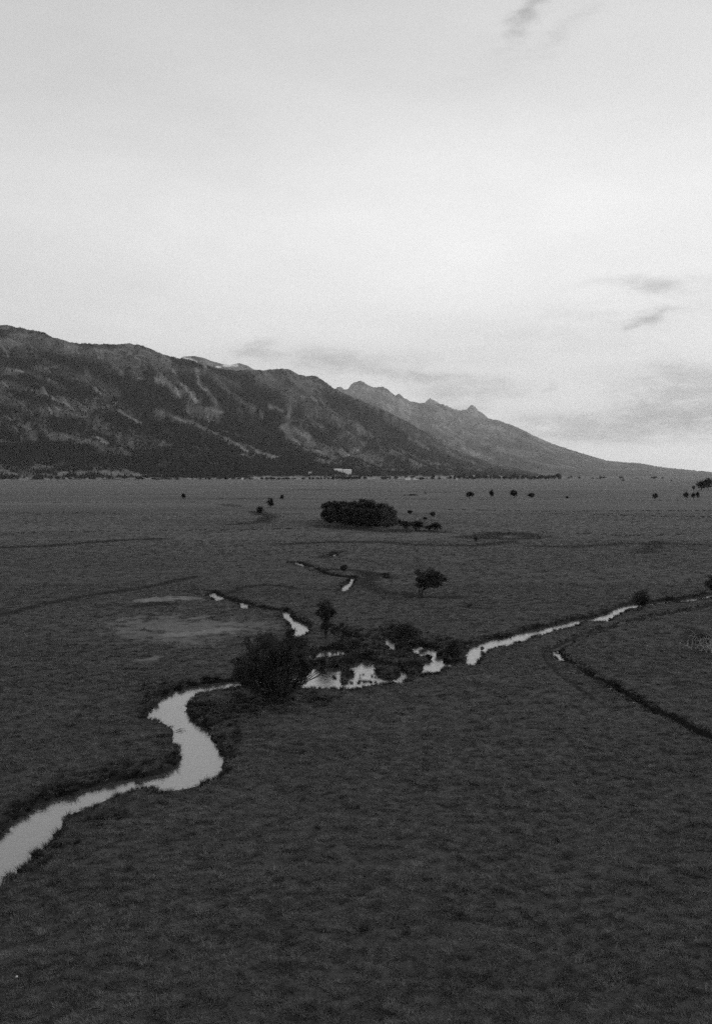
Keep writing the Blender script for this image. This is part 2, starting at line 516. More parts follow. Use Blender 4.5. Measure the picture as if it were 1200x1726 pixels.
SEDGE_SHADE_LINES = [   # dark bands, sedge in old shallow channels and shade painted under trees: points, half width (m)
    ([(0, 923), (70, 921), (130, 916), (200, 911), (270, 908)], 1.6),
    ([(480, 917), (560, 914), (650, 914), (700, 918), (800, 920), (860, 913)], 1.6),
    ([(800, 907), (840, 898), (880, 899), (896, 905)], 2.6),
    ([(780, 905), (850, 909), (900, 907)], 1.8),
    ([(575, 994), (540, 994), (500, 992), (470, 987), (440, 986), (410, 990), (385, 1000), (365, 1001)], .9),
    ([(610, 966), (625, 970), (615, 980), (628, 992), (655, 1000), (700, 1003)], .9),
    ([(560, 960), (600, 962), (640, 968), (660, 974)], .8),
    ([(0, 1037), (60, 1022), (150, 1004), (240, 992), (330, 972)], 1.1),
    ([(230, 1022), (260, 1017), (285, 1018)], 1.3),
    ([(545, 940), (560, 934), (572, 929)], 1.0),
    ([(310, 997), (340, 993), (365, 999)], .7),
    ([(1085, 932), (1097, 922), (1112, 913)], 1.6),
    ([(430, 862), (455, 870), (440, 880), (390, 884)], 2.0),  # dark band below the bushes left of the grove
    ([(545, 886), (600, 892), (668, 896)], 3.0), ([(668, 893), (745, 897)], 2.6),  # dark strips along the foot of the grove and the shrub row
    ([(918, 1092), (915, 1108), (930, 1125), (945, 1140), (975, 1160), (1000, 1180)], .25),
    ([(1060, 1050), (1110, 1055), (1165, 1062)], .2), ([(1168, 1062), (1164, 1078), (1175, 1092), (1200, 1100)], .9), ([(1185, 1070), (1210, 1085)], 1.2),
    ([(900, 920), (960, 922), (1050, 916), (1200, 918)], 1.6),
    ([(690, 1006), (740, 1008), (775, 1008)], 1.3),  # shadow of the lone willow, painted as a dark strip
    ([(775, 1022), (805, 1026), (822, 1026)], .6),
]
SEDGE_SHADE_LINES = [(wline(p), w * (2.3 if p[0][1] < 980 else 1.35)) for p, w in SEDGE_SHADE_LINES]
DRY = [([(248, 1012), (280, 1009.5), (322, 1008)], 1.7, .8), ([(290, 1058), (330, 1052), (385, 1052)], 2.6, .5), ([(300, 1070), (335, 1067), (372, 1062)], 2.2, .85),
       ([(225, 1066), (270, 1075), (320, 1082)], 2.6, .35), ([(212, 1064), (232, 1066)], .8, .5), ([(242, 1112), (262, 1110)], .8, .5),
       ([(320, 1042), (345, 1040)], .8, .5), ([(250, 1050), (330, 1062), (390, 1056)], 5.0, .38)]
DRY = [(wline(p), w, st) for p, w, st in DRY]
def dry_at(x, y):
    d = np.zeros(x.shape)
    nz = .6 * fbm(x / 5, y / 6, 3, 51, .65) + .9 * fbm(x / 1.8, y / 2.2, 3, 52, .65)
    for P, w, st in DRY:
        d = np.maximum(d, min(1, st * 1.25) * (1 - sstep(.2, 2.0, lines_dist(x, y, [(P, w)], 14) + nz)))
    return d
MARSH = [  # rough tall sedge between and beside the ponds
    [(575, 1060), (640, 1058), (700, 1062), (760, 1075), (790, 1085), (770, 1105), (700, 1125), (600, 1110), (540, 1090)],
    [(330, 1172), (400, 1158), (500, 1160), (570, 1168), (560, 1185), (480, 1200), (420, 1215), (400, 1262), (375, 1262), (350, 1222), (318, 1200)],
    [(240, 1150), (300, 1150), (270, 1180), (248, 1196), (225, 1180)],
    [(105, 1372), (170, 1352), (230, 1332), (280, 1336), (220, 1370), (140, 1420), (60, 1470), (10, 1500), (40, 1460), (90, 1418)],
    [(60, 1320), (180, 1290), (280, 1268), (300, 1285), (260, 1304), (120, 1335), (30, 1372), (0, 1395), (0, 1370)],
]
MARSH = [wline(p) for p in MARSH]

def water_s(x, y):
    wob = .22 * fbm(x * 1.1, y * 1.1, 3, 5) + .10 * perlin(x * 4.3, y * 4.3, 8)
    s = signed(x, y, WPOLYS, 4.0)
    si = signed(x, y, IPOLYS, 4.0)
    return np.maximum(s, -si) + wob * np.clip(1.0, 0, 1)
def ground_h(x, y, s=None):
    if s is None: s = water_s(x, y)
    dist = np.hypot(x, y)
    near = 1 - sstep(150, 420, dist)
    z = .07 * fbm(x / 38, y / 38, 2, 1) * (1 - sstep(2000, 4000, dist)) + .35 * perlin(x / 160, y / 160, 3) * sstep(300, 700, dist) * (1 - sstep(3500, 4200, y))
    z = z + near * np.where(s > .5, 1, .5) * (.07 * fbm(x / 2.4, y / 2.0, 2, 11) + .13 * np.maximum(fbm(x / .9, y / .9, 3, 14) - .05, 0) + .04 * perlin(x / .55, y / .55, 15))
    lip = np.exp(-((s - .7) / .6) ** 2) * .07
    z = z + lip * near
    bank = sstep(.28, -.30, s)
    z = z * (1 - bank) + (-.9) * bank
    for P, w, dep in TRENCH:
        q = lines_dist(x, y, [(P, w)])
        q = q + .25 * perlin(x * .9, y * .9, 21) + .12 * perlin(x * 2.7, y * 2.7, 22)
        b = sstep(1.05, .45, q) * sstep(-.9, -.1, perlin(x / 5, y / 5, 23) + .5 * perlin(x / 1.6, y / 1.6, 24))
        z = z * (1 - b) + np.minimum(z, -dep) * b
    return z

# ------------------------------------------------------------------ ground sheet
def axis(lo, hi, step, far_lo, far_hi, g):
    a = list(np.arange(lo, hi, step))
    s = step; v = a[-1]; up = []
    while v < far_hi:
        s = s * g; v += s; up.append(min(v, far_hi))
    s = step; v = lo; dn = []
    while v > far_lo:
        s = s * g; v -= s; dn.append(max(v, far_lo))
    return np.array(dn[::-1] + a + up)
gx = axis(-52, 82, .25, -33000, 33000, 1.055)
gy = axis(30, 225, .25, -3000, 34000, 1.016)
gy = np.concatenate([[-3000., -1500, -500, -200, -80, -30, 0], gy[gy > 10]])
X, Y = np.meshgrid(gx, gy)
S_w = water_s(X, Y)
Z = ground_h(X, Y, S_w)
ground_me = mesh_np('ground', np.stack([X, Y, Z], -1).reshape(-1, 3), grid_faces(len(gx), len(gy)), True)
sd_line = lines_dist(X, Y, SEDGE_SHADE_LINES, 14) + .5 * fbm(X / 6, Y / 6, 2, 31)  # mask also carries the shade painted under trees
sedge = (1 - sstep(.5, 1.7, sd_line)) * 1.0
sm = signed(X, Y, MARSH, 5.0)
sedge = np.maximum(sedge, (1 - sstep(-2, 2.0, sm + fbm(X / 3, Y / 3, 2, 41) * 2)) * .55)
sedge = np.maximum(sedge, (1 - sstep(.2, 2.2, S_w)) * .7)
dry = dry_at(X, Y)
add_attr(ground_me, 'sedge', sedge); add_attr(ground_me, 'dry', dry)
ground = tag(link('ground', ground_me, M_ground), kind='structure')

wx = np.arange(-90, 150, .3); wy = np.concatenate([np.arange(24, 262, .3), np.arange(600, 720, .6)])
WX, WY = np.meshgrid(wx, wy)
WF = grid_faces(len(wx), len(wy))
ws_ = signed(WX, WY, WPOLYS, 4.0).ravel()
WF = WF[(ws_[WF].min(1) < .35)]
wu, wi = np.unique(WF, return_inverse=True); WF = wi.reshape(WF.shape)
water = tag(link('water', mesh_np('water', np.stack([WX, WY, np.full_like(WX, WATER_Z)], -1).reshape(-1, 3)[wu], WF, True), M_water), kind='structure')

# ------------------------------------------------------------------ mountains
def mountain(name, sil, crestD, footD, mat, nu, nv, pxr, amp, seed, lines=(), freq=1.0, shear=.7, prof=1.25, open_bias=0., foot_z=0.0, snow=(), rockiness=0., jag=0., dark=None):
    sil = np.array(sil, float)
    px = np.linspace(pxr[0], pxr[1], nu)
    py = np.interp(px, sil[:, 0], sil[:, 1])
    py = py + jag * fbm(px / 9, px * 0, 4, seed + 55, .65) + jag * .6 * perlin(px / 3.1, px * 0 + .5, seed + 56)
    cd = np.interp(px, *np.array(crestD, float).T); fd = np.interp(px, *np.array(footD, float).T)
    _, _, zc = at_dist(px, py, cd)
    t = np.concatenate([np.linspace(0, 1, nv), 1 + np.linspace(.03, .6, 18)])
    PX, T = np.meshgrid(px, t)
    CD = cd[None, :]; FD = fd[None, :]; ZC = np.maximum(zc[None, :], 5)
    D = FD + (CD - FD) * T
    x = (PX - 600) / F_PX * D / CT * 1.0
    p = np.where(T <= 1, np.clip(T, 0, 1) ** prof, 1 - (T - 1) * 1.4)
    z = foot_z + (ZC - foot_z) * p
    u = (PX - 600) / F_PX * (CD * .5 + FD * .5)          # metres along the range
    v = T * (CD - FD)
    a = amp * np.clip(ZC / ZC.max() * 1.3, .12, 1)
    env = np.clip(T, 0, 1) ** .8 * np.clip((1.0 - T) * 5, 0, 1) ** .7
    uu = u + shear * v
    wx_ = fbm(u / 900 * freq, v / 900 * freq, 3, seed + 70)
    n = ridged(uu / 620 * freq + wx_ * .35, v / 2600 * freq, 5, seed, .5) - 1.15
    n2 = fbm(u / 350 * freq, v / 350 * freq, 5, seed + 9)
    z = z + a * env * (n * .75 + n2 * .30)
    z = z + (T >= .9) * (T <= 1.0) * 0
    # nothing in front of the crest may rise above the traced skyline
    ang = (z - CAM_H) / D
    lim = ((zc - CAM_H) / cd)[None, :] - (1 - np.clip(T, 0, 1)) * .004
    z = np.where(T < 1, np.minimum(z, CAM_H + lim * D), z)
    z = np.maximum(z, foot_z - 3)
    z[0, :] = foot_z - 8
    qx, qy = to_px(x, D, z)
    # openings: traced clearings and painted light bands, plus patchy slopes
    op = np.zeros_like(z)
    if lines:
        wobx = 1.6 * fbm(qx / 9, qy / 7, 4, seed + 3); woby = 2.0 * fbm(qx / 9, qy / 7, 4, seed + 4)
        for P, w, st in lines:
            d = seg_dist(qx + wobx, qy + woby, P) / w
            op = np.maximum(op, st * (1 - sstep(.35, 1.15, d)))
    op_lines = op.copy()
    hgt = np.clip(z / max(zc.max(), 1), 0, 1)
    patch = .6 * fbm(uu / 210 * freq, v / 420 * freq, 3, seed + 30, .6) + .75 * fbm(uu / 48 * freq, v / 80 * freq, 4, seed + 31, .75)
    op = np.maximum(op, sstep(.55 - open_bias - hgt * .55, 1.05 - open_bias - hgt * .5, patch + .25 * n) * .62)
    if dark:
        # open mottled slopes everywhere except in the traced stands of dense forest
        wx2 = 6 * fbm(qx / 16, qy / 11, 4, seed + 5); wy2 = 4 * fbm(qx / 16, qy / 11, 4, seed + 6)
        sdk = signed((qx + wx2), (qy + wy2), dark, 12.0)
        dm = 1 - sstep(-3.0, 3.0, sdk)
        base = .46 * sstep(-.34, .34, .8 * fbm(uu / 130, v / 260, 4, seed + 34, .7) + .55 * fbm(u / 30, v / 60, 4, seed + 35, .75) - .22 * n + .05)
        traced = op_lines * 1.1
        op = np.maximum(np.clip(base, 0, .8) * (1 - .9 * dm), traced)
    op = op * (.75 + .5 * sstep(-.4, .5, fbm(u / 90, v / 90, 3, seed + 77)))
    op = np.clip(op, 0, 1)
    rock = sstep(.1, .8, n + hgt * rockiness) * min(rockiness, 1)
    sn = np.zeros_like(z)
    for P, w in snow:
        sn = np.maximum(sn, 1 - sstep(.5, 1.1, seg_dist(qx, qy, P) / w))
    V = np.stack([x, D, z], -1)
    me = mesh_np(name, V.reshape(-1, 3), grid_faces(nu, len(t)), True)
    add_attr(me, 'open', op); add_attr(me, 'rock', rock); add_attr(me, 'snow', sn)
    o = tag(link(name, me, mat), kind='structure')
    return o, V, op, T, me

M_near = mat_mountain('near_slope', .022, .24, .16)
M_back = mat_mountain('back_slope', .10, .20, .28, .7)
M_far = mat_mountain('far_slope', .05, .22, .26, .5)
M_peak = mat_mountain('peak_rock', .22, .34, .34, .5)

NEAR_SIL = [(-900, 620), (-500, 575), (-250, 552), (-100, 550), (0, 549), (15, 547), (30, 551), (60, 557), (80, 560), (90, 567), (110, 573), (130, 578), (160, 580), (200, 580), (225, 579), (240, 582),
            (260, 589), (275, 596), (290, 601), (305, 604), (320, 606), (345, 615), (370, 621), (400, 625), (420, 623), (445, 624), (480, 621), (490, 623), (505, 632),
            (535, 635), (550, 645), (565, 656), (585, 665), (610, 676), (640, 688), (670, 703), (700, 720), (730, 737), (760, 755), (790, 769),
            (815, 777), (850, 784), (890, 796), (930, 803), (960, 805), (1100, 806)]
NEAR_OPEN = [
    ([(265, 640), (285, 648), (303, 666)], 7, .95), ([(300, 645), (315, 655), (330, 677)], 4, .85),
    ([(332, 622), (335, 645), (350, 660), (368, 684)], 4, .95), ([(345, 618), (352, 628), (375, 650), (397, 672)], 3, .8),
    ([(318, 690), (345, 692), (372, 696)], 8, .95), ([(350, 700), (352, 712)], 3, .7), ([(262, 693), (275, 696)], 5, .7),
    ([(285, 700), (300, 706), (330, 715), (360, 730), (400, 750), (418, 763)], 3, .95), ([(400, 672), (425, 688), (445, 703)], 4, 1.),
    ([(432, 762), (450, 768), (467, 771)], 4, 1.), ([(480, 722), (500, 728), (520, 738)], 8, .7), ([(500, 745), (520, 755), (550, 765)], 5, .55),
    ([(490, 672), (487, 700), (483, 722)], 5, .6), ([(455, 685), (475, 692)], 5, .6), ([(400, 690), (410, 700)], 4, .5),
    ([(525, 690), (535, 700)], 3, .5), ([(598, 712), (606, 724)], 4, .6), ([(582, 769), (600, 760), (607, 757)], 2.4, .95),
    ([(520, 742), (560, 758), (585, 768)], 2.5, .55), ([(0, 621), (30, 625), (60, 632), (90, 645), (112, 657)], 3, .75),
    ([(85, 618), (120, 621)], 2, .7), ([(200, 692), (220, 705), (238, 714)], 3.5, .85), ([(165, 738), (182, 748)], 3.5, .85),
    ([(95, 672), (150, 690)], 10, .45), ([(100, 732), (140, 746)], 4, .7), ([(190, 612), (207, 632)], 5, .7), ([(110, 583), (135, 597)], 5, .7),
    ([(145, 625), (160, 647)], 4, .6), ([(225, 637), (243, 640)], 3, .7), ([(30, 715), (52, 722)], 3, .6), ([(0, 680), (60, 690), (80, 700)], 4, .4),
    ([(-60, 800), (0, 799), (60, 801)], 5, .55), ([(100, 799), (160, 796), (236, 801)], 5, .6), ([(245, 800), (275, 801)], 2.5, .5),
    ([(-60, 786), (0, 787), (110, 794)], 6, .35), ([(640, 791), (680, 795)], 2.5, .6), ([(690, 738), (722, 757)], 4, .45),
    ([(760, 768), (800, 780)], 3, .4), ([(600, 790), (625, 796)], 2.5, .5), ([(820, 780), (870, 787)], 4, .4), ([(10, 575), (60, 580)], 5, .45),
    ([(20, 565), (70, 566)], 5, .5), ([(500, 645), (530, 650)], 7, .45), ([(440, 640), (480, 650)], 6, .4)]
NEAR_DARK = [
    [(95, 578), (150, 602), (190, 632), (262, 637), (312, 670), (320, 702), (300, 706), (270, 692), (255, 702), (225, 690), (180, 655), (140, 628), (90, 612), (55, 602)],
    [(285, 600), (345, 616), (420, 626), (470, 640), (485, 665), (475, 720), (515, 745), (560, 772), (470, 778), (415, 748), (370, 705), (368, 690), (330, 665), (300, 640)],
    [(-300, 600), (0, 600), (60, 608), (120, 632), (170, 668), (150, 672), (90, 645), (40, 628), (-300, 620)],
    [(-300, 745), (0, 748), (80, 742), (150, 752), (220, 762), (290, 752), (400, 768), (520, 780), (640, 788), (900, 800), (900, 815), (400, 815), (240, 812), (240, 790), (100, 783), (-300, 778)],
    [(230, 700), (300, 712), (360, 735), (400, 758), (300, 752), (240, 735), (215, 715)],
    [(540, 655), (590, 672), (660, 702), (730, 742), (790, 772), (840, 785), (760, 785), (690, 765), (640, 740), (600, 700), (560, 680)],
    [(20, 655), (70, 668), (60, 690), (20, 685)], [(70, 700), (130, 712), (150, 735), (90, 728)], [(0, 722), (50, 728), (30, 742), (-40, 740)],
    [(520, 690), (560, 695), (580, 715), (540, 715)], [(505, 720), (560, 728), (600, 755), (550, 750)]]
near_obj, NV_, NOP, NTT, near_me = mountain('mountain_slope', NEAR_SIL,
    [(-900, 8000), (0, 7200), (400, 8300), (600, 10500), (800, 14500), (1100, 17000)], [(-900, 4300), (0, 4350), (400, 4500), (600, 5000), (800, 6500), (1100, 9000)],
    M_near, 1000, 260, (-900, 1060), 300, 3, NEAR_OPEN + [([(-100, 806.5), (430, 807)], 2.0, .9), ([(430, 806), (1000, 806)], 4.5, .9)] + [
    ([(0, 580), (60, 575), (120, 590), (180, 600), (230, 610)], 15, .5), ([(200, 590), (260, 600), (290, 625)], 13, .42),
    ([(0, 645), (40, 655)], 9, .4), ([(0, 672), (70, 692)], 11, .42), ([(90, 690), (150, 700), (175, 722)], 13, .4), ([(130, 735), (180, 758), (215, 765)], 8, .42),
    ([(440, 640), (520, 660)], 14, .45), ([(480, 670), (530, 690), (600, 722)], 16, .38), ([(490, 735), (560, 770)], 14, .38), ([(650, 702), (760, 765)], 8, .3),
    ([(300, 622), (345, 628), (400, 650)], 9, .38), ([(60, 620), (150, 640), (200, 665)], 9, .35), ([(0, 715), (60, 735)], 8, .35), ([(570, 740), (640, 775)], 10, .3)], shear=.75, open_bias=.16, jag=1.0, dark=NEAR_DARK)
back_obj, *_ = mountain('mountain_top', [(200, 640), (290, 612), (305, 605), (312, 601), (330, 600), (345, 603), (360, 609), (375, 613), (390, 615), (405, 612), (418, 616), (428, 622), (470, 640), (540, 690)],
    [(200, 11500), (540, 12000)], [(200, 9500), (540, 9800)], M_back, 240, 90, (200, 540), 60, 40, [([(300, 610), (430, 625)], 10, .6)], open_bias=.3, rockiness=.5, foot_z=500,
    snow=[([(311, 604), (322, 606)], 2.6), ([(322, 606), (331, 610)], 1.6), ([(378, 616), (400, 616)], 2.6), ([(366, 618), (372, 619)], 1.8)])
far_obj, *_ = mountain('far_range', [(300, 640), (540, 668), (560, 662), (568, 653), (575, 652), (581, 656), (587, 656), (592, 648), (597, 644), (603, 643), (608, 641), (614, 645), (620, 649), (630, 653), (645, 652), (652, 655), (660, 663),
    (666, 667), (672, 663), (680, 670), (690, 676), (705, 679), (715, 679), (740, 681), (760, 690), (790, 700), (815, 705), (838, 708), (870, 720), (900, 735), (930, 748),
    (960, 758), (990, 767), (1020, 776), (1050, 779), (1080, 781), (1110, 787), (1150, 791), (1200, 796), (1260, 799), (1400, 801)],
    [(300, 27000), (1400, 27000)], [(300, 12500), (800, 13500), (1400, 16000)], M_far, 1000, 170, (400, 1400), 480, 60,
    [([(780, 755), (800, 766), (830, 772)], 6, .8), ([(860, 760), (900, 768)], 6, .5), ([(800, 742), (850, 760)], 5, .4), ([(580, 655), (640, 668), (700, 692)], 14, .9), ([(700, 690), (800, 715), (860, 735)], 14, .6), ([(640, 690), (760, 730)], 12, .45)], freq=.5, shear=.3, open_bias=.25, rockiness=.6, jag=.7)  # wide bands below the crest paint brighter light on the upper slopes
spire_obj, *_ = mountain('far_peaks', [(600, 720), (690, 690), (712, 680), (718, 675), (724, 672), (731, 674), (738, 679), (748, 682), (762, 688), (775, 692), (784, 690), (790, 685), (795, 682), (800, 687), (808, 694), (820, 703), (900, 750)],
    [(600, 31000), (900, 31000)], [(600, 28500), (900, 28500)], M_peak, 260, 90, (600, 900), 200, 90, (), freq=.6, open_bias=.1, rockiness=1.0, foot_z=500, jag=1.5)

# conifer forest standing on the near slopes
def forest():
    rng = np.random.default_rng(5)
    nvv, nuu = NOP.shape
    pts = []
    n_try = 420000
    i = rng.uniform(80, nuu - 1.01, n_try); j = rng.uniform(2, 259, n_try) ** 1.0
    i0 = i.astype(int); j0 = j.astype(int); fi = i - i0; fj = j - j0
    P = (NV_[j0, i0] * ((1 - fi) * (1 - fj))[:, None] + NV_[j0, i0 + 1] * (fi * (1 - fj))[:, None]
         + NV_[j0 + 1, i0] * ((1 - fi) * fj)[:, None] + NV_[j0 + 1, i0 + 1] * (fi * fj)[:, None])
    op = NOP[j0, i0]
    qx, qy = to_px(P[:, 0], P[:, 1], P[:, 2])
    keep = (rng.random(n_try) > op * 1.9) & (qx > -330) & (P[:, 2] > 0) & (op < .5)
    keep &= (fbm(P[:, 0] / 140, P[:, 1] / 140, 4, 88) > -.35 + rng.normal(0, .15, n_try))
    P = P[keep][:140000]
    n = len(P)
    h = rng.uniform(9, 19, n) * (1 - .35 * np.clip(P[:, 2] / 1200, 0, 1)); r = h * rng.uniform(.20, .30, n)
    k = 5
    ang = rng.uniform(0, 6.28, n)[:, None] + np.arange(k)[None] * 2 * np.pi / k
    rr = r[:, None] * rng.uniform(.75, 1.2, (n, k))
    base = np.stack([P[:, 0, None] + rr * np.cos(ang), P[:, 1, None] + rr * np.sin(ang), np.repeat(P[:, 2, None] - 1, k, 1)], -1)
    top = P[:, None, :] + np.stack([rng.normal(0, .4, n), rng.normal(0, .4, n), h], -1)[:, None]
    V = np.concatenate([base, top], 1).reshape(-1, 3)
    b = (np.arange(n) * (k + 1))[:, None]
    a = np.arange(k)[None]
    Fc = np.stack([b + a, b + (a + 1) % k, np.broadcast_to(b + k, (n, k))], -1).reshape(-1, 3)
    return mesh_np('forest', V, Fc)
tag(link('forest', forest(), M_conifer), 'dark conifer forest covering the slopes of the near mountain', 'forest', kind='stuff')

near_bvh = BVHTree.FromPolygons([tuple(v) for v in NV_[:120].reshape(-1, 3)], [tuple(f) for f in grid_faces(NV_.shape[1], 120).tolist()])
def on_mountain(px, py, maxD=9000):
    d = pdir(px, py)
    h = near_bvh.ray_cast(Vector((0, 0, CAM_H)), Vector(d).normalized(), 20000)
    if h[0] is None:
        x, y = at(px, max(py, 806)); return Vector((float(x), float(y), 0))
    return h[0]

# ------------------------------------------------------------------ grass and sedge (instanced blades on real ground)
def tuft_mesh(name, mat, seed, nb, rad, hgt, width, spread, segs=3):
    rng = np.random.default_rng(seed); V = []; Fq = []
    for b in range(nb):
        a = rng.uniform(0, 6.28); r0 = rad * math.sqrt(rng.random()) * .6
        ox, oy = r0 * math.cos(a), r0 * math.sin(a)
        a2 = a + rng.normal(0, .7); L = hgt * rng.uniform(.55, 1.1); sp = spread * rng.uniform(.3, 1.2)
        w = width * rng.uniform(.7, 1.3)
        base = len(V)
        for s in range(segs + 1):
            f = s / segs
            d = sp * L * f * f
            zz = L * (f - .35 * sp * f * f) - .05
            ww = w * (1 - f * .85) * .5
            cx, cy = ox + d * math.cos(a2), oy + d * math.sin(a2)
            tx, ty = -math.sin(a2) * ww, math.cos(a2) * ww
            V += [(cx - tx, cy - ty, zz), (cx + tx, cy + ty, zz)]
        for s in range(segs):
            Fq.append((base + 2 * s, base + 2 * s + 1, base + 2 * s + 3, base + 2 * s + 2))
    me = mesh_np(name, V, Fq); me.materials.append(mat)
    return me
def proto_collection(name, meshes):
    c = bpy.data.collections.new(name)
    for me in meshes: c.objects.link(bpy.data.objects.new(me.name, me))
    return c
def scatter_group(name, coll):
    g = bpy.data.node_groups.new(name, 'GeometryNodeTree')
    g.interface.new_socket('Geometry', in_out='INPUT', socket_type='NodeSocketGeometry')
    g.interface.new_socket('Geometry', in_out='OUTPUT', socket_type='NodeSocketGeometry')
    N = g.nodes.new; L = g.links.new
    gi, go = N('NodeGroupInput'), N('NodeGroupOutput')
    ci = N('GeometryNodeCollectionInfo'); ci.inputs['Collection'].default_value = coll
    ci.inputs['Separate Children'].default_value = True; ci.inputs['Reset Children'].default_value = True
    iop = N('GeometryNodeInstanceOnPoints'); iop.inputs['Pick Instance'].default_value = True
    L(gi.outputs[0], iop.inputs['Points']); L(ci.outputs[0], iop.inputs['Instance'])
    def at_(nm, ty):
        a = N('GeometryNodeInputNamedAttribute'); a.data_type = ty; a.inputs[0].default_value = nm
        return a.outputs[0]
    L(at_('pick', 'INT'), iop.inputs['Instance Index'])
    cb = N('ShaderNodeCombineXYZ'); L(at_('rot', 'FLOAT'), cb.inputs[2])
    er = N('FunctionNodeEulerToRotation'); L(cb.outputs[0], er.inputs[0])
    L(er.outputs[0], iop.inputs['Rotation'])
    cs = N('ShaderNodeCombineXYZ')
    L(at_('sw', 'FLOAT'), cs.inputs[0]); L(at_('sw', 'FLOAT'), cs.inputs[1]); L(at_('sh', 'FLOAT'), cs.inputs[2])
    L(cs.outputs[0], iop.inputs['Scale'])
    L(iop.outputs[0], go.inputs[0])
    return g
def scatter(name, P, sw, sh, coll, rng, label, cat):
    n = len(P)
    me = bpy.data.meshes.new(name)
    me.vertices.add(n); me.vertices.foreach_set('co', np.asarray(P, np.float32).ravel())
    add_attr(me, 'rot', rng.uniform(0, 6.28, n)); add_attr(me, 'sw', sw); add_attr(me, 'sh', sh)
    a = me.attributes.new('pick', 'INT', 'POINT'); a.data.foreach_set('value', rng.integers(0, len(coll.objects), n).astype(np.int32))
    me.update()
    o = link(name, me)
    md = o.modifiers.new('scatter', 'NODES'); md.node_group = scatter_group(name + '_scatter', coll)
    return tag(o, label, cat, kind='stuff')

rng = np.random.default_rng(11)
grass_coll = proto_collection('grass_tufts', [tuft_mesh('grass_tuft', M_grass, s, 20, .30, .25, .036, 1.2) for s in range(6)])
sedge_coll = proto_collection('sedge_tufts', [tuft_mesh('sedge_tuft', M_sedge, 50 + s, 46, .26, .62, .030, .75, 3) for s in range(5)])

def sample_fan(d0, d1, dens, half=.50, extra=6.0):
    a = half * (d1 * d1 - d0 * d0)
    n = int(a * dens)
    d = np.sqrt(rng.uniform(d0 * d0, d1 * d1, n)); u = rng.uniform(-half, half, n)
    return u * d, d
bands = [(27, 48, 20, 1.0), (48, 75, 13, 1.1), (75, 115, 6.5, 1.45), (115, 180, 2.6, 1.9), (180, 300, .75, 2.6), (300, 520, .18, 3.6)]
PX_, PY_, SW_, SH_ = [], [], [], []
for d0, d1, dens, s in bands:
    x, y = sample_fan(d0, d1, dens)
    cl = .5 * fbm(x / 1.9, y / 1.3, 3, 61) + 1.2 * np.maximum(fbm(x / .9, y / .9, 3, 14) - .05, 0) + .35 * perlin(x / .45, y / .45, 62)
    k = rng.random(len(x)) < np.clip(.85 + .7 * cl, .35, 1)
    x, y, cl = x[k], y[k], cl[k]
    PX_.append(x); PY_.append(y)
    SW_.append(s * rng.uniform(.7, 1.25, len(x))); SH_.append(s ** .35 * rng.uniform(.6, 1.2, len(x)) * np.clip(.85 + 1.1 * cl, .4, 2.2))
gx_, gy_, sw_, sh_ = map(np.concatenate, (PX_, PY_, SW_, SH_))
sW = water_s(gx_, gy_)
tr = lines_dist(gx_, gy_, [(P, w) for P, w, _ in TRENCH])
dr = dry_at(gx_, gy_)
sl_ = lines_dist(gx_, gy_, SEDGE_SHADE_LINES, 14) + .4 * fbm(gx_ / 6, gy_ / 6, 2, 31)
ok = ((sl_ > 1.3) | (rng.random(len(gx_)) < .06)) & (sW > .15) & (tr > 1.0) & (rng.random(len(gx_)) > dr * 2.2)
gx_, gy_, sw_, sh_, sW = (a[ok] for a in (gx_, gy_, sw_, sh_, sW))
gz_ = ground_h(gx_, gy_, sW)
scatter('grass', np.stack([gx_, gy_, gz_], -1), sw_, sh_, grass_coll, rng, 'dark tussocky meadow grass covering the valley floor', 'grass')

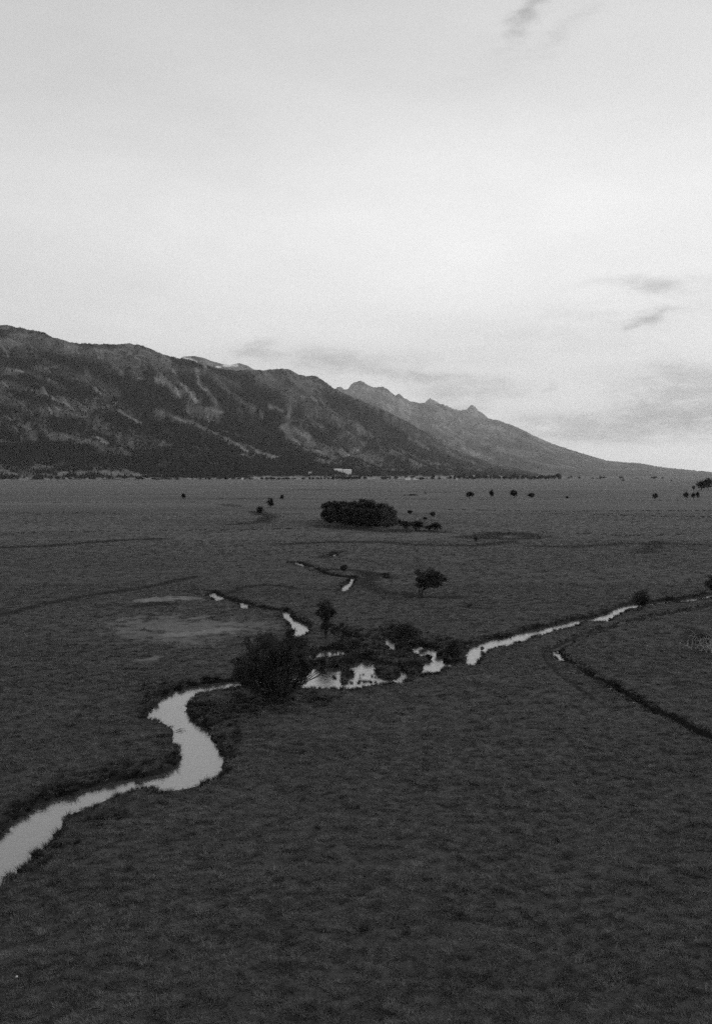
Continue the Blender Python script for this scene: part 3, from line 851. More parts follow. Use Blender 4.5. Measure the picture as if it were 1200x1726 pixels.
def bank_points():
    xs, ys, sc = [], [], []
    for P in WPOLYS[:-1] + IPOLYS:
        n = len(P)
        for i in range(n):
            ax, ay = P[i]; bx, by = P[(i + 1) % n]
            L = math.hypot(bx - ax, by - ay)
            if min(ay, by) > 300 or max(abs(ax), abs(bx)) > 120: continue
            k = int(L * (18 if ay < 110 else 14)) + 1
            t = rng.random(k)
            xs.append(ax + (bx - ax) * t + rng.normal(0, .38, k)); ys.append(ay + (by - ay) * t + rng.normal(0, .38, k))
            g_ = perlin(xs[-1] / 2.2, ys[-1] / 2.2, 92) > rng.normal(-.18, .12, k)
            xs[-1] = xs[-1][g_]; ys[-1] = ys[-1][g_]; k = len(xs[-1])
            sc.append(rng.uniform(.3, 1.0 if ay < 110 else .85, k) * (.7 + .5 * np.clip(perlin(xs[-1] / 1.5, ys[-1] / 1.5, 91) + .3, 0, 1)))
    for P, w, dep in TRENCH:
        for (ax, ay), (bx, by) in zip(P[:-1], P[1:]):
            L = math.hypot(bx - ax, by - ay); k = int(L * 6)
            t = rng.random(k); nx, ny = -(by - ay) / L, (bx - ax) / L
            off = w * rng.choice([-1, 1], k) * rng.uniform(.85, 1.5, k)
            xs.append(ax + (bx - ax) * t + nx * off); ys.append(ay + (by - ay) * t + ny * off); sc.append(rng.uniform(.3, .6, k))
    for P, w in SEDGE_SHADE_LINES:
        for (ax, ay), (bx, by) in zip(P[:-1], P[1:]):
            L = math.hypot(bx - ax, by - ay); d = .5 * (ay + by)
            s = max(.55, d / 260)
            k = int(L * w * 1.1 / s ** 1.5)
            t = rng.random(k)
            xs.append(ax + (bx - ax) * t + rng.normal(0, w * .8, k)); ys.append(ay + (by - ay) * t + rng.normal(0, w * .8, k))
            sc.append(rng.uniform(.35, .75, k) * min(s, 1.3))
    rx, ry = at(rng.uniform(545, 700, 1500), rng.uniform(1100, 1155, 1500), WATER_Z)
    m_ = fbm(rx / 1.6, ry / 1.6, 2, 95) > .42
    xs.append(rx[m_]); ys.append(ry[m_]); sc.append(-rng.uniform(.4, .8, m_.sum()))
    for P in MARSH:
        A = np.array(P); lo, hi = A.min(0), A.max(0)
        k = int((hi - lo).prod() * 2.6)
        x = rng.uniform(lo[0], hi[0], k); y = rng.uniform(lo[1], hi[1], k)
        m_ = inside(x, y, P) & (fbm(x / 2.2, y / 2.2, 2, 71) > rng.normal(.0, .25, k))
        xs.append(x[m_]); ys.append(y[m_]); sc.append(rng.uniform(.5, 1.15, m_.sum()))
    return map(np.concatenate, (xs, ys, sc))
bx_, by_, bs_ = bank_points()
sW = water_s(bx_, by_)
ok = (sW > .02) | (bs_ < 0)
bx_, by_, bs_, sW = (a[ok] for a in (bx_, by_, bs_, sW))
bz_ = ground_h(bx_, by_, sW)
bz_ = np.where(bs_ < 0, np.maximum(bz_, WATER_Z - .05), bz_); bs_ = np.abs(bs_)
ok = bz_ > -.5
bx_, by_, bs_, bz_ = (a[ok] for a in (bx_, by_, bs_, bz_))
scatter('sedge', np.stack([bx_, by_, bz_], -1), bs_ * 1.1, bs_ * rng.uniform(.7, 1.1, len(bs_)), sedge_coll, rng,
        'dark sedge tussocks along the banks of the streams and ponds', 'sedge')

# ------------------------------------------------------------------ trees and shrubs
def tube(V, Fc, pts, rads, k=6):
    base = len(V)
    pts = [Vector(p) for p in pts]
    for i, p in enumerate(pts):
        d = (pts[min(i + 1, len(pts) - 1)] - pts[max(i - 1, 0)])
        if d.length < 1e-6: d = Vector((0, 0, 1))
        d.normalize()
        a = d.cross(Vector((.3, .9, .1))).normalized(); b = d.cross(a)
        for j in range(k):
            an = 2 * math.pi * j / k
            V.append(tuple(p + (a * math.cos(an) + b * math.sin(an)) * rads[i]))
    for i in range(len(pts) - 1):
        for j in range(k):
            Fc.append((base + i * k + j, base + i * k + (j + 1) % k, base + (i + 1) * k + (j + 1) % k, base + (i + 1) * k + j))
def curve_pts(a, b, rnd, bend, n=5):
    a, b = Vector(a), Vector(b)
    mid = (a + b) / 2 + Vector((rnd.uniform(-1, 1), rnd.uniform(-1, 1), rnd.uniform(.1, 1))) * bend * (b - a).length
    return [(a * (1 - t) ** 2 + mid * 2 * t * (1 - t) + b * t * t) for t in [i / n for i in range(n + 1)]]
def gen_tree(seed, H, lobes, nleaf, leaf, base_z=.0, stems=1, tr=.03, sub=7, twig=2, clump=.32, spread=.15, shell=.55):
    """lobes: (x, y, z, r) in units of H. returns (branch verts, faces, leaf verts, faces)"""
    rnd = random.Random(seed); rg = np.random.default_rng(seed)
    V, Fc = [], []
    ends = []
    roots = []
    for s in range(stems):
        a = 6.28 * s / stems + rnd.random()
        r0 = (spread * .35 * H if stems > 2 else 0)
        bx, by = r0 * math.cos(a), r0 * math.sin(a)
        fork = Vector((bx * 1.8 + rnd.uniform(-.02, .02) * H, by * 1.8, (base_z + rnd.uniform(.02, .07)) * H))
        k = 1.0 if stems == 1 else .7
        pts = curve_pts((bx, by, -.05 * H), fork, rnd, .1, 4)
        tube(V, Fc, pts, [tr * H * k * (1.25 - .4 * i / 4) for i in range(5)], 7)
        roots.append((fork, tr * H * k * .85))
    for li, (lx, ly, lz, lr) in enumerate(lobes):
        c = Vector((lx, ly, lz)) * H
        fork, fr = min(roots, key=lambda q: (q[0] - c).length + rnd.uniform(0, .1) * H)
        limb = curve_pts(fork, c, rnd, .12, 5)
        tube(V, Fc, limb, [fr * (.75 - .55 * i / 5) for i in range(6)], 5)
        for s in range(sub):
            st = limb[rnd.randint(2, 5)]
            d = Vector((rnd.gauss(0, 1), rnd.gauss(0, 1), rnd.gauss(.15, .9))).normalized()
            e = c + d * lr * H * rnd.uniform(shell, 1.0)
            if e.z < .03 * H: e.z = .03 * H + rnd.random() * .05 * H
            br = curve_pts(st, e, rnd, .12, 3)
            r1 = fr * .22
            tube(V, Fc, br, [r1, r1 * .75, r1 * .5, r1 * .25], 4)
            ends.append((e, lr * H))
            for w in range(twig):
                e2 = e + Vector((rnd.gauss(0, 1), rnd.gauss(0, 1), rnd.gauss(.3, .8))).normalized() * lr * H * .4
                tube(V, Fc, [br[2], (Vector(br[2]) + e2) / 2 + Vector((0, 0, .02 * H)), e2], [r1 * .5, r1 * .35, r1 * .15], 3)
                ends.append((e2, lr * H * .7))
    LV, LF = None, None
    if nleaf:
        E = np.array([e[0] for e in ends]); Rr = np.array([e[1] for e in ends])
        wgt = Rr ** 2 * rg.uniform(.4, 1.6, len(Rr)); idx = rg.choice(len(E), nleaf, p=wgt / wgt.sum())
        C = E[idx] + rg.normal(0, 1, (nleaf, 3)) * (Rr[idx] * clump)[:, None] * np.array([1, 1, .8])
        C[:, 2] = np.maximum(C[:, 2], .02 * H * rg.random(nleaf))
        A = rg.normal(0, 1, (nleaf, 3)); A /= np.linalg.norm(A, axis=1)[:, None]
        B = np.cross(A, rg.normal(0, 1, (nleaf, 3))); B /= np.linalg.norm(B, axis=1)[:, None]
        sz = leaf * rg.uniform(.6, 1.4, nleaf)[:, None]
        A = A * sz; B = B * sz * .55
        LV = np.stack([C - A, C - B * .9, C + A, C + B], 1).reshape(-1, 3)
        LF = (np.arange(nleaf) * 4)[:, None] + np.arange(4)[None]
    return V, Fc, LV, LF
def round_lobes(rnd, n, w, z0, z1, depth=.9, r=(.16, .26), lean=0.):
    """lobes filling an ellipsoid: width w, from z0 to z1 (units of height)"""
    out = []; cz = (z0 + z1) / 2; hz = (z1 - z0) / 2
    for i in range(n):
        d = Vector((rnd.gauss(0, 1), rnd.gauss(0, 1), rnd.gauss(0, 1))).normalized()
        k = rnd.uniform(.35, 1)
        rr = rnd.uniform(*r)
        x = d.x * k * max(w / 2 - rr, .02); y = d.y * k * max(w / 2 * depth - rr, .02); z = cz + d.z * k * max(hz - rr, .02)
        out.append((x + lean * (z), y, z, rr))
    return out
def tree_obj(name, label, cat, loc, data, mleaf, mbark, group=None, rot=0.):
    V, Fc, LV, LF = data
    e = bpy.data.objects.new(name, None); COL.objects.link(e)
    e.location = loc; e.rotation_euler = (0, 0, rot)
    tag(e, label, cat, group)
    link('trunk', mesh_np(name + '_trunk', V, Fc, True), mbark, e)
    if LV is not None: link('crown', mesh_np(name + '_crown', LV, LF), mleaf, e)
    return e
def clone(e, loc, rot, scale, label, group=None):
    c = e.copy(); COL.objects.link(c); c.location = loc; c.rotation_euler = (0, 0, rot); c.scale = scale
    c['label'] = label
    if group: c['group'] = group
    for ch in list(e.children):
        k = ch.copy(); COL.objects.link(k); k.parent = c
    return c
def gpos(px, py, dz=0.):
    x, y = at(px, py, 0.0); x, y = float(x), float(y)
    z = float(ground_h(np.array([x]), np.array([y]))[0])
    return Vector((x, y, max(z, -.3) + dz)), y / F_PX

def plant(name, label, cat, px, py, w, h, seed, nl=2500, lobes=12, z0=.25, stems=3, leaf_px=1.1, mleaf=None, mbark=None, tr=.02, r=(.15, .24),
          lean=0., group=None, depth=.9, sub=7, twig=2, clump=.32, spread=.15, custom=None, shell=.55):
    p, mpp = gpos(px, py)
    H = h * mpp * 1.0
    rnd = random.Random(seed)
    lb = custom if custom else round_lobes(rnd, lobes, w / h, z0, 1.0, depth, r, lean)
    data = gen_tree(seed, H, lb, nl, leaf_px * mpp, base_z=max(z0 - .12, .02), stems=stems, tr=tr, sub=sub, twig=twig, clump=clump, spread=spread, shell=shell)
    return tree_obj(name, label, cat, p, data, mleaf or M_leaf, mbark or M_bark, group)

# the big dark willow at the river bend (w 130, h 122)
BIG = []
rb = random.Random(4)
for (cx, cz, rr) in [(-.38, .42, .17), (-.30, .60, .20), (-.14, .74, .21), (.02, .80, .20), (.18, .74, .19), (.32, .62, .18), (.42, .44, .16),
                     (-.46, .34, .10), (-.22, .46, .19), (.0, .54, .22), (.20, .48, .18), (.36, .32, .11), (-.34, .33, .10), (.12, .38, .12), (.49, .52, .08), (-.50, .48, .08), (-.08, .92, .08), (.12, .92, .07), (-.24, .86, .07), (.30, .80, .08), (-.57, .40, .06), (.58, .43, .06), (-.52, .60, .06), (.50, .68, .06), (.22, .98, .05), (-.36, .82, .06), (-.30, .18, .08), (.26, .18, .08), (-.10, .22, .10), (.05, .16, .09), (.16, .24, .09), (-.22, .26, .09), (.0, .28, .12)]:
    for q in range(2):
        BIG.append((cx * 1.03 + rb.uniform(-.06, .06), rb.uniform(-.32, .32), cz + rb.uniform(-.05, .05), rr * rb.uniform(.6, .95)))
plant('willow_tree', 'largest dark willow tree with a broad ragged crown at the river bend', 'tree', 467, 1184, 138, 121, 4, nl=40000, stems=6, custom=BIG, leaf_px=1.25,
      tr=.022, sub=9, twig=4, clump=.24, spread=.22, z0=.12)
# slim tree behind the pond
plant('willow_tree', 'slim upright tree with a small dark crown on a thin stem behind the pond', 'tree', 549, 1079, 38, 66, 8, nl=6800, stems=2, leaf_px=1.0, tr=.02, clump=.33, spread=.03, z0=.2,
      custom=[(-.10, 0, .84, .12), (.06, .1, .88, .11), (.16, 0, .80, .10), (-.17, .05, .74, .09), (.02, -.1, .72, .13), (.12, 0, .64, .11), (-.06, .05, .60, .10), (.05, 0, .50, .08), (0, .05, .40, .09), (-.08, 0, .30, .08), (.1, 0, .34, .08), (.2, .1, .70, .07), (-.02, 0, .95, .06)])
# half-bare willow with arching limbs over the pond
plant('willow_tree', 'half-bare willow with arching dark limbs at the edge of the pond', 'tree', 566, 1088, 64, 38, 12, nl=5200, stems=5, leaf_px=.9, tr=.03,
      custom=[(.0, .1, .75, .16), (.2, -.1, .82, .16), (.42, .1, .72, .18), (.66, 0, .6, .2), (.9, .1, .45, .18), (-.15, 0, .6, .14), (.5, .3, .5, .18), (1.05, 0, .28, .14), (.75, -.2, .35, .16)], sub=8, twig=3, spread=.3)
plant('willow_shrub', 'round dark shrub standing between the ponds', 'shrub', 684, 1090, 52, 46, 15, nl=8500, lobes=16, z0=.05, stems=5, leaf_px=1.0, r=(.2, .28))
plant('willow_shrub', 'dark bush leaning over the right pond where the stream enters', 'shrub', 766, 1114, 40, 42, 18, nl=6000, lobes=14, z0=.03, stems=5, leaf_px=1.0, r=(.18, .26))
plant('willow_tree', 'spreading lone willow leaning right in the middle meadow', 'tree', 710, 1005, 54, 46, 23, nl=9000, stems=4, leaf_px=1.05, tr=.03,
      custom=[(-.12, 0, .55, .17), (-.05, .2, .74, .18), (.15, -.1, .78, .2), (.35, .1, .80, .19), (.55, 0, .70, .19), (.72, .1, .60, .15), (.86, 0, .62, .10), (.3, -.2, .55, .2), (.5, .2, .48, .17), (.1, .1, .45, .18), (.62, -.1, .46, .14)],
      sub=8, twig=3, spread=.12)
plant('willow_shrub', 'dark bushy willow beside the upper right stream', 'shrub', 1078, 1029, 36, 36, 27, nl=6500, lobes=14, z0=.08, stems=4, leaf_px=1.05, r=(.2, .27))
plant('willow_shrub', 'small low bush on the bank of the upper right stream', 'shrub', 1141, 1014, 13, 8, 28, nl=900, lobes=6, z0=.02, stems=3, r=(.3, .4))
plant('willow_tree', 'tall dark willow cut by the right edge above the stream', 'tree', 1207, 1006, 40, 44, 31, nl=7000, lobes=14, z0=.18, stems=4, r=(.18, .25))
plant('willow_shrub', 'small dark shrub beside the narrow middle channel', 'shrub', 581, 965, 14, 14, 33, nl=1400, lobes=7, z0=.1, stems=3, r=(.22, .3), leaf_px=.9)
plant('willow_shrub', 'tiny dark shrub right of the lone willow in the meadow', 'shrub', 791, 1027, 8, 10, 35, nl=600, lobes=5, z0=.1, stems=2, r=(.2, .3), leaf_px=.8)
plant('willow_shrub', 'tiny shrub on the old channel right of the grove', 'shrub', 802, 912, 9, 8, 36, nl=500, lobes=5, z0=.05, stems=2, r=(.26, .36), leaf_px=.9)
low = [(636, 1104, 22, 9, 'low grey shrub left of the round shrub between the ponds'), (712, 1086, 30, 13, 'low shrub right of the round shrub between the ponds'),
       (741, 1094, 26, 14, 'low bush just left of the leaning pond bush'), (622, 1105, 30, 11, 'low sedge-like shrub on the far edge of the pond'),
       (597, 1094, 30, 17, 'low dark shrub at the foot of the half-bare willow'), (652, 1141, 38, 17, 'rounded dark clump in the middle of the pond'),
       (581, 1130, 15, 12, 'small dark clump standing in the pond below the willow'), (580, 1149, 11, 16, 'upright dark clump at the near side of the pond'),
       (697, 1135, 26, 14, 'dark clump between the main pond and the small pond'), (812, 1092, 10, 7, 'tiny bush on the far bank of the right stream'),
       (540, 1178, 44, 12, 'low shrub on the near bank right of the largest willow'), (405, 1180, 46, 14, 'low shrub on the near bank left of the largest willow'),
       (668, 1066, 40, 16, 'pale wispy shrub behind the round shrub'), (560, 1119, 34, 14, 'added reed clump in place of a grey reflection in the left part of the pond'),
       (530, 1096, 22, 14, 'dark low shrub between the largest willow and the slim tree'), (1192, 1082, 44, 18, 'dark brush behind the pale dead branches at the right edge'), (388, 1262, 30, 12, 'low shrub on the bank inside the river bend')]
for i, (a, b, w, h, lab) in enumerate(low):
    plant('low_shrub', lab, 'shrub', a, b, w, h, 100 + i, nl=int(w * h * 3.4), lobes=10, z0=.0, stems=5, r=(.26, .4), leaf_px=.9, depth=.6, tr=.015,
          mleaf=M_leaf_grey, spread=min(.6, w / h * .25), group='low shrubs round the ponds' if a < 1000 else None, sub=5)

# dead branches at the right edge
def dead_pile():
    p, mpp = gpos(1190, 1098)
    rnd = random.Random(6); V, Fc = [], []
    for i in range(30):
        a = rnd.uniform(0, 6.28); r = rnd.uniform(.2, 1.7)
        s = Vector((r * math.cos(a) + rnd.gauss(0, .4), r * math.sin(a), rnd.uniform(-.05, .2)))
        e = s + Vector((rnd.gauss(0, .8), rnd.gauss(0, .8), rnd.uniform(.2, 2.3)))
        pts = curve_pts(s, e, rnd, .25, 5); r0 = rnd.uniform(.035, .08)
        tube(V, Fc, pts, [r0 * (1 - .16 * k) for k in range(6)], 5)
        for q in range(2):
            b0 = pts[rnd.randint(2, 4)]; e2 = b0 + Vector((rnd.gauss(0, .5), rnd.gauss(0, .4), rnd.uniform(-.1, .7)))
            tube(V, Fc, [b0, (b0 + e2) / 2 + Vector((0, 0, .08)), e2], [r0 * .5, r0 * .35, r0 * .15], 4)
    o = link('dead_branches', mesh_np('dead_branches', V, Fc, True), M_bark_pale, None, p)
    tag(o, 'tangle of pale dead branches lying at the right edge of the meadow', 'dead branches')
dead_pile()
# twig raft in the river bend
def twigs():
    x, y = at(308, 1232, WATER_Z); rnd = random.Random(2); V, Fc = [], []
    for i in range(5):
        a = rnd.gauss(.2, .5); L = rnd.uniform(.4, 1.1); c = Vector((rnd.gauss(0, .5), rnd.gauss(0, .35), .02))
        d = Vector((math.cos(a), math.sin(a), rnd.uniform(0, .08))) * L / 2
        tube(V, Fc, [c - d, c + Vector((0, 0, .05)), c + d], [.018, .014, .008], 5)
    tag(link('drift_twigs', mesh_np('drift_twigs', V, Fc, True), M_bark, None, (float(x), float(y), WATER_Z)),
        'few dark drift twigs snagged in the river bend', 'driftwood')
twigs()
# pale stones in the foreground grass
def stone(px, py, r, seed, label):
    import bmesh
    bm = bmesh.new(); bmesh.ops.create_icosphere(bm, subdivisions=2, radius=r)
    rnd = random.Random(seed)
    for v in bm.verts: v.co *= rnd.uniform(.85, 1.12); v.co.z *= .7
    me = bpy.data.meshes.new('stone'); bm.to_mesh(me); bm.free()
    p, _ = gpos(px, py, .22)
    tag(link('stone', me, M_stone, None, p), label, 'stone')
stone(29, 1655, .055, 1, 'small pale stone in the grass at the lower left corner')

# the grove of cottonwoods in the middle distance
GROVE = [(550, 877, 22, 35), (559, 878, 24, 39), (568, 880, 24, 37), (577, 880, 25, 40), (586, 881, 24, 38), (595, 882, 26, 41), (604, 883, 24, 41), (612, 884, 25, 46), (621, 885, 24, 44), (630, 885, 24, 46),
         (639, 886, 24, 43), (647, 886, 24, 41), (654, 887, 20, 39), (661, 887, 18, 32), (666, 886, 12, 18), (572, 877, 26, 36), (598, 879, 28, 38), (624, 880, 28, 40), (644, 882, 26, 38),
         (557, 882, 24, 30), (588, 886, 28, 36), (606, 888, 28, 36), (634, 889, 28, 36), (650, 890, 22, 30), (616, 876, 24, 40), (578, 884, 26, 34), (620, 889, 26, 34)]
protoG = []
for s in range(3):
    rnd = random.Random(200 + s)
    H = 12.
    lb = round_lobes(rnd, 12, .62, .02, .5, .9, (.14, .2)) + round_lobes(rnd, 12, .60, .35, 1.0, .9, (.10, .16))
    protoG.append(gen_tree(200 + s, H, lb, 7600, .30, base_z=.08, stems=2, tr=.018, sub=6, twig=1, clump=.36))
first = {}
def grove_tree(i, px, py, w, h, label, group, name='cottonwood_tree', mat=None):
    s = i % 3
    p, mpp = gpos(px, py)
    H = h * mpp; W = w * mpp
    sc = (W / (.66 * 12.), W / (.66 * 12.), H / 12.)
    s = (s, mat.name) if mat else s
    if s not in first:
        e = tree_obj(name, label, 'tree', p, protoG[i % 3], mat or M_leaf_dark, M_bark, group); e.scale = sc; first[s] = e
        return e
    return clone(first[s], p, i * 1.7, sc, label, group)
for i, (a, b, w, h) in enumerate(GROVE):
    grove_tree(i, a, b, w, h, *(('greyer leafy tree at the right end of the dense grove', 'trees at the right end of the grove') if a > 642 else ('dark leafy tree packed in the dense grove in mid valley', 'trees of the dense grove')), mat=M_leaf_grey if a > 642 else None)

# single shrubs and trees on the far meadow
protoF = []
for s in range(4):
    rnd = random.Random(300 + s); H = 9.
    lb = round_lobes(rnd, 9, [.95, 1.1, .8, 1.2][s], [.12, .05, .18, .0][s], 1.0, .9, (.2, .28))
    protoF.append(gen_tree(300 + s, H, lb, 1500, .42, base_z=[.1, .03, .14, .02][s], stems=[2, 3, 1, 4][s], tr=.03, sub=6, twig=1, clump=.34))
firstF = {}
PWF = [1.0, 1.15, .85, 1.25]
def far_tree(kind, px, py, w, h, label, cat='tree', name='field_tree', group=None, pos=None, mat=None):
    if pos is None: p, mpp = gpos(px, py)
    else: p = pos; mpp = pos[1] / F_PX
    H = h * mpp; W = w * mpp
    sc = (W / (PWF[kind] * 9.), W / (PWF[kind] * 9.), H / 9.)
    key = (kind, name)
    if key not in firstF:
        e = tree_obj(name, label, cat, p, protoF[kind], mat or M_leaf_far, M_bark, group); e.scale = sc; firstF[key] = e
        return e
    return clone(firstF[key], p, (px * 7.3) % 6.28, sc, label, group)
FT = [(2, 791, 841, 15, 13, 'first round tree from the left in the row beyond the grove'), (0, 828, 840, 11, 15, 'second tree from the left in the row, upright and narrow'),
      (2, 866, 840, 16, 15, 'third and widest round tree in the row beyond the grove'), (2, 895, 841, 13, 11, 'fourth tree in the row with a low flat crown'),
      (0, 955, 841, 7, 5, 'tiny shrub right of the row of four trees'), (2, 1103, 843, 12, 12, 'lone round tree in the right far meadow'),
      (0, 1156, 842, 12, 13, 'oval tree left of the pair near the right edge'), (0, 1168, 842, 9, 12, 'slender tree in the middle of the group near the right edge'),
      (0, 1175, 842, 8, 14, 'thin open tree at the right end of the small group'), (1, 309, 841, 11, 10, 'lone small bush in the left far meadow'),
      (1, 476, 842, 11, 9, 'farthest bush of the three left of the grove'), (1, 455, 855, 18, 17, 'middle bush of the three left of the grove'),
      (1, 439, 867, 20, 14, 'nearest bush of the three left of the grove'), (0, 1193, 826, 20, 21, 'tall tree in the clump at the right edge'),
      (1, 1180, 826, 26, 16, 'broad tree in the clump at the right edge'), (1, 1168, 826, 8, 8, 'small bush at the left end of the right edge clump'),
      (1, 1212, 827, 30, 16, 'wide bushy tree cut by the right edge')]
for k, a, b, w, h, lab in FT:
    sh = 'bush' in lab or 'shrub' in lab
    far_tree(k, a, b, w, h, lab, 'shrub' if sh else 'tree', 'field_shrub' if sh else 'field_tree')
FS = [(690, 867, 12, 8, 'small bush just behind the shrub row right of the grove'), (730, 871, 15, 9, 'bush behind the right end of the shrub row'),
      (718, 876, 14, 5, 'flat low bush behind the middle of the shrub row'), (683, 891, 25, 15, 'leftmost shrub of the row beside the grove'),
      (705, 895, 32, 19, 'largest rounded shrub of the row beside the grove'), (722, 894, 18, 10, 'small shrub between the two large ones of the row'),
      (737, 894, 26, 15, 'rightmost shrub of the row beside the grove'), (672, 884, 12, 10, 'shrub against the right flank of the grove'),
      (695, 835, 14, 2.5, 'flat dark bush patch far behind the grove'), (718, 832, 8, 2, 'tiny flat bush patch far behind the grove')]
for i, (a, b, w, h, lab) in enumerate(FS):
    far_tree(3, a, b, w, h, lab, 'shrub', 'field_shrub', 'shrubs right of the grove')

# far tree line at the foot of the mountain
rnd = random.Random(77)
def at_foot(px, py):
    x, y = at(px, py, 0.0); return Vector((float(x), float(y), 0))
LAB = 'small dark tree in the far tree line below the mountain'
GRP = 'trees of the far tree line'
row = [(6, 808.5, 16, 7), (18, 808.5, 14, 6), (60, 808.6, 14, 9), (86, 810, 12, 9), (98, 810, 12, 8), (118, 808.6, 10, 4)]
row += [(x + rnd.uniform(-3, 3), rnd.uniform(807.6, 809.4), rnd.uniform(6, 17), rnd.uniform(3, 9)) for x in range(125, 290, 7)]
row += [(30, 809, 10, 5), (42, 808, 7, 4), (70, 808, 9, 6), (108, 809.4, 7, 5)]
row += [(x + rnd.uniform(-5, 5), rnd.uniform(807.8, 809), rnd.uniform(5, 14), rnd.uniform(2, 5.5)) for x in range(292, 430, 9)]
row += [(rnd.uniform(430, 770), rnd.uniform(807, 809.5), rnd.uniform(4, 12), rnd.uniform(2.5, 6)) for _ in range(26)]
row += [(rnd.uniform(780, 1150), rnd.uniform(806.6, 808), rnd.uniform(4, 12), rnd.uniform(2, 5)) for _ in range(18)]
row += [(x, 809.3, rnd.uniform(8, 12), rnd.uniform(4, 6)) for x in (442, 449, 456, 461, 471, 479, 485)]
row += [(x, 809.0, rnd.uniform(4, 7), rnd.uniform(4, 6)) for x in (522, 528, 537, 541, 547, 554)]
row += [(x, 809.3, rnd.uniform(7, 11), rnd.uniform(6, 10)) for x in range(562, 610, 5)]
row += [(x, 808.6, rnd.uniform(6, 10), rnd.uniform(5, 7)) for x in (645, 651, 657, 667)]
row += [(702, 808.8, 5, 4), (711, 808.8, 6, 5), (730, 809.2, 7, 11), (758, 808.6, 5, 7), (766, 808.6, 6, 8)]
row += [(x + rnd.uniform(-2, 2), rnd.uniform(808.2, 809.4), rnd.uniform(6, 13), rnd.uniform(5.5, 11)) for x in range(773, 946, 5)]
row += [(943, 808, 8, 8), (962, 806.5, 6, 5), (976, 808, 5, 5), (1011, 809, 6, 7), (1050, 811, 9, 3), (1131, 812, 4, 3)]
for i, (a, b, w, h) in enumerate(row):
    far_tree([0, 2, 1][i % 3], a, b, w, h, LAB, 'tree', 'distant_tree', GRP, pos=at_foot(a, b), mat=M_leaf_belt_hazed)
# the dark line of ditch plants on which the row of trees stands, and scattered far tussocks
def far_line():
    xs, ys, sc = [], [], []
    for (pts, dens, thick, s) in [([(340, 840), (600, 841), (760, 842), (900, 842), (1200, 844), (1300, 845)], .35, 1.4, 2.2), ([(140, 836), (230, 834), (300, 833)], .12, 4, 2.0),
                                  ([(680, 835), (705, 835)], .9, 3, 3.0), ([(0, 866), (80, 864), (200, 864)], .05, 5, 2.4),
                                  ([(900, 826), (1100, 829)], .05, 6, 3), ([(750, 859), (900, 862), (1200, 860)], .16, 4, 2.2), ([(0, 900), (200, 895), (420, 893), (540, 889)], .22, 3, 1.7),
                                  ([(1000, 868), (1200, 872)], .16, 4, 2.2), ([(500, 825), (760, 830)], .05, 8, 3), ([(0, 848), (150, 847), (330, 846)], .10, 5, 2.2), ([(930, 898), (1060, 903), (1200, 900)], .2, 3, 1.7)]:
        P = wline(pts)
        for (ax, ay), (bx, by) in zip(P[:-1], P[1:]):
            k = int(math.hypot(bx - ax, by - ay) * dens * thick)
            t = rng.random(k)
            xs.append(ax + (bx - ax) * t); ys.append(ay + (by - ay) * t + rng.normal(0, thick * .6, k)); sc.append(s * rng.uniform(.6, 1.2, k))
    k = 900; x, y = at(rng.uniform(-100, 1300, k), rng.uniform(809.5, 816, k))
    xs.append(x); ys.append(y); sc.append(rng.uniform(2, 5, k))
    return map(np.concatenate, (xs, ys, sc))
lx, ly, ls = far_line()
scatter('pasture_weeds', np.stack([lx, ly, ground_h(lx, ly)], -1), ls * 1.4, ls * .5, sedge_coll, rng, 'thin dark lines of rough weeds across the far pasture', 'weeds')

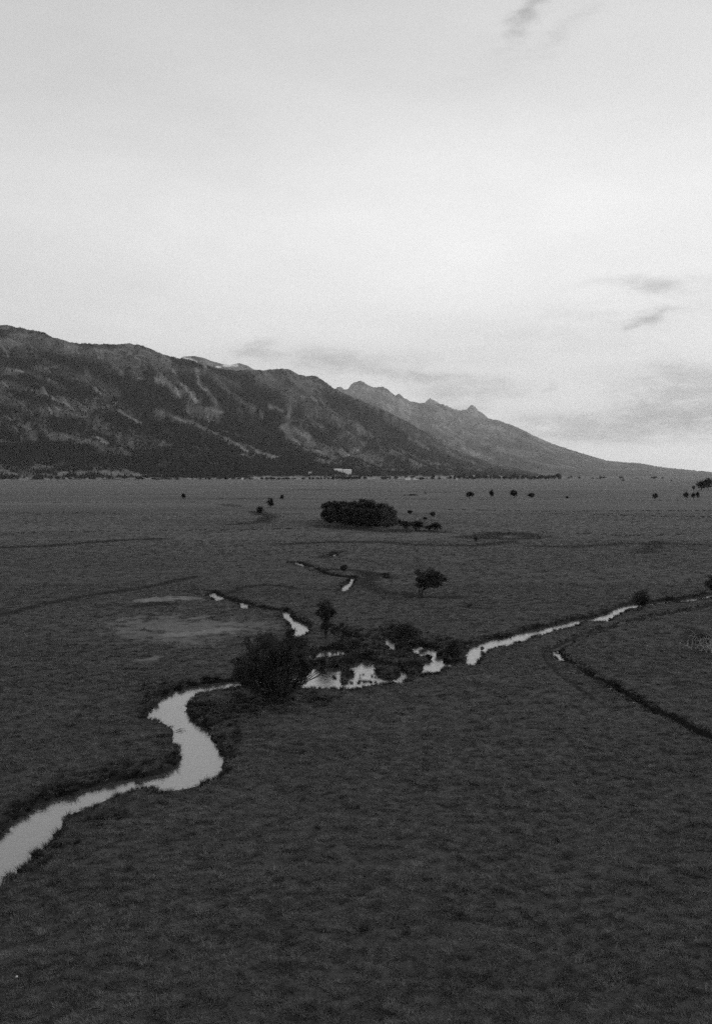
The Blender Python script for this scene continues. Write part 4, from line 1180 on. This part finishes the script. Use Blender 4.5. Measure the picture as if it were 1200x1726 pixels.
# ------------------------------------------------------------------ buildings at the foot of the mountain
def box(V, Fc, x0, x1, y0, y1, z0, z1):
    b = len(V)
    V += [(x0, y0, z0), (x1, y0, z0), (x1, y1, z0), (x0, y1, z0), (x0, y0, z1), (x1, y0, z1), (x1, y1, z1), (x0, y1, z1)]
    Fc += [(b, b + 3, b + 2, b + 1), (b + 4, b + 5, b + 6, b + 7), (b, b + 1, b + 5, b + 4), (b + 1, b + 2, b + 6, b + 5), (b + 2, b + 3, b + 7, b + 6), (b + 3, b, b + 4, b + 7)]
def building(name, label, px, py, w, h, pos, floors=1, blocks=1, roof='gable'):
    mpp = pos[1] / F_PX; W, H = w * mpp, h * mpp; Dp = W * .35
    e = bpy.data.objects.new(name, None); COL.objects.link(e); e.location = pos; tag(e, label, 'building')
    V, Fc = [], []; RV, RF = [], []
    hw = H * (.78 if roof == 'gable' else .88)
    seg = W / blocks
    for k in range(blocks):
        x0 = -W / 2 + seg * k + (seg * .06 if k else 0); x1 = -W / 2 + seg * (k + 1)
        hh = hw * (1 if k % 2 == 0 else .86)
        box(V, Fc, x0, x1, -Dp / 2, Dp / 2, -6, hh)
        b = len(RV); o = .6
        RV += [(x0 - o, -Dp / 2 - o, hh), (x1 + o, -Dp / 2 - o, hh), (x1 + o, Dp / 2 + o, hh), (x0 - o, Dp / 2 + o, hh), (x0 + (0 if roof == 'gable' else 2), 0, hh + H * (.22 if roof == 'gable' else .1)), (x1 - (0 if roof == 'gable' else 2), 0, hh + H * (.22 if roof == 'gable' else .1))]
        RF += [(b, b + 1, b + 5, b + 4), (b + 2, b + 3, b + 4, b + 5), (b + 1, b + 2, b + 5, b + 5), (b + 3, b, b + 4, b + 4)]
        nw = max(2, int((x1 - x0) / 7.5))
        for f in range(floors):
            for q in range(nw):
                cx = x0 + (q + .5) * (x1 - x0) / nw; z = hh * (f + .35) / floors
                wv, wf = [], []
                box(wv, wf, cx - .6, cx + .6, -Dp / 2 - .12, -Dp / 2 + .05, z, z + min(1.5, hh / floors * .3))
                link('window', mesh_np('window', wv, wf), M_window, e)
    link('wall', mesh_np('wall', V, Fc), M_wall, e)
    me = bpy.data.meshes.new('roof'); me.from_pydata(RV, [], [tuple(dict.fromkeys(f)) for f in RF]); me.update()
    link('roof', me, M_wall if roof != 'gable' else M_roof, e)
    return e
building('hotel', 'long white hotel in two blocks at the foot of the mountain', 577, 797, 31, 8, on_mountain(577, 798), 4, 2, 'flat')
building('house', 'small pale house left of the white hotel', 523, 800, 6, 5, on_mountain(523, 800), 1)
building('barn', 'left of the two low white barns on the far field edge', 687, 808.3, 9, 4.2, at_foot(687, 809.0), 1)
building('barn', 'right of the two low white barns on the far field edge', 700, 808.3, 7, 4.0, at_foot(700, 808.8), 1)
building('house', 'tiny pale hut at the left end of the long tree belt', 769, 808, 2.6, 4, at_foot(769.5, 809.2), 1)
building('house', 'tiny pale house between the far bushes left of centre', 409, 807, 3.2, 4, at_foot(409, 808.8), 1)

# ------------------------------------------------------------------ haze
hv, hf = [], []
box(hv, hf, -34000, 34000, -4000, 36000, -10.5, 3600)
hz = NT('haze_air')
pv = hz.n('ShaderNodeVolumePrincipled')
pv.inputs['Color'].default_value = (.92, .92, .92, 1)
pv.inputs['Density'].default_value = 1.75e-5
pv.inputs['Anisotropy'].default_value = 0.5
hz.l(pv.outputs[0], hz.out.inputs['Volume'])
tag(link('haze', mesh_np('haze', hv, hf), hz.mat), 'thin pale haze over the whole valley', 'haze', kind='stuff')
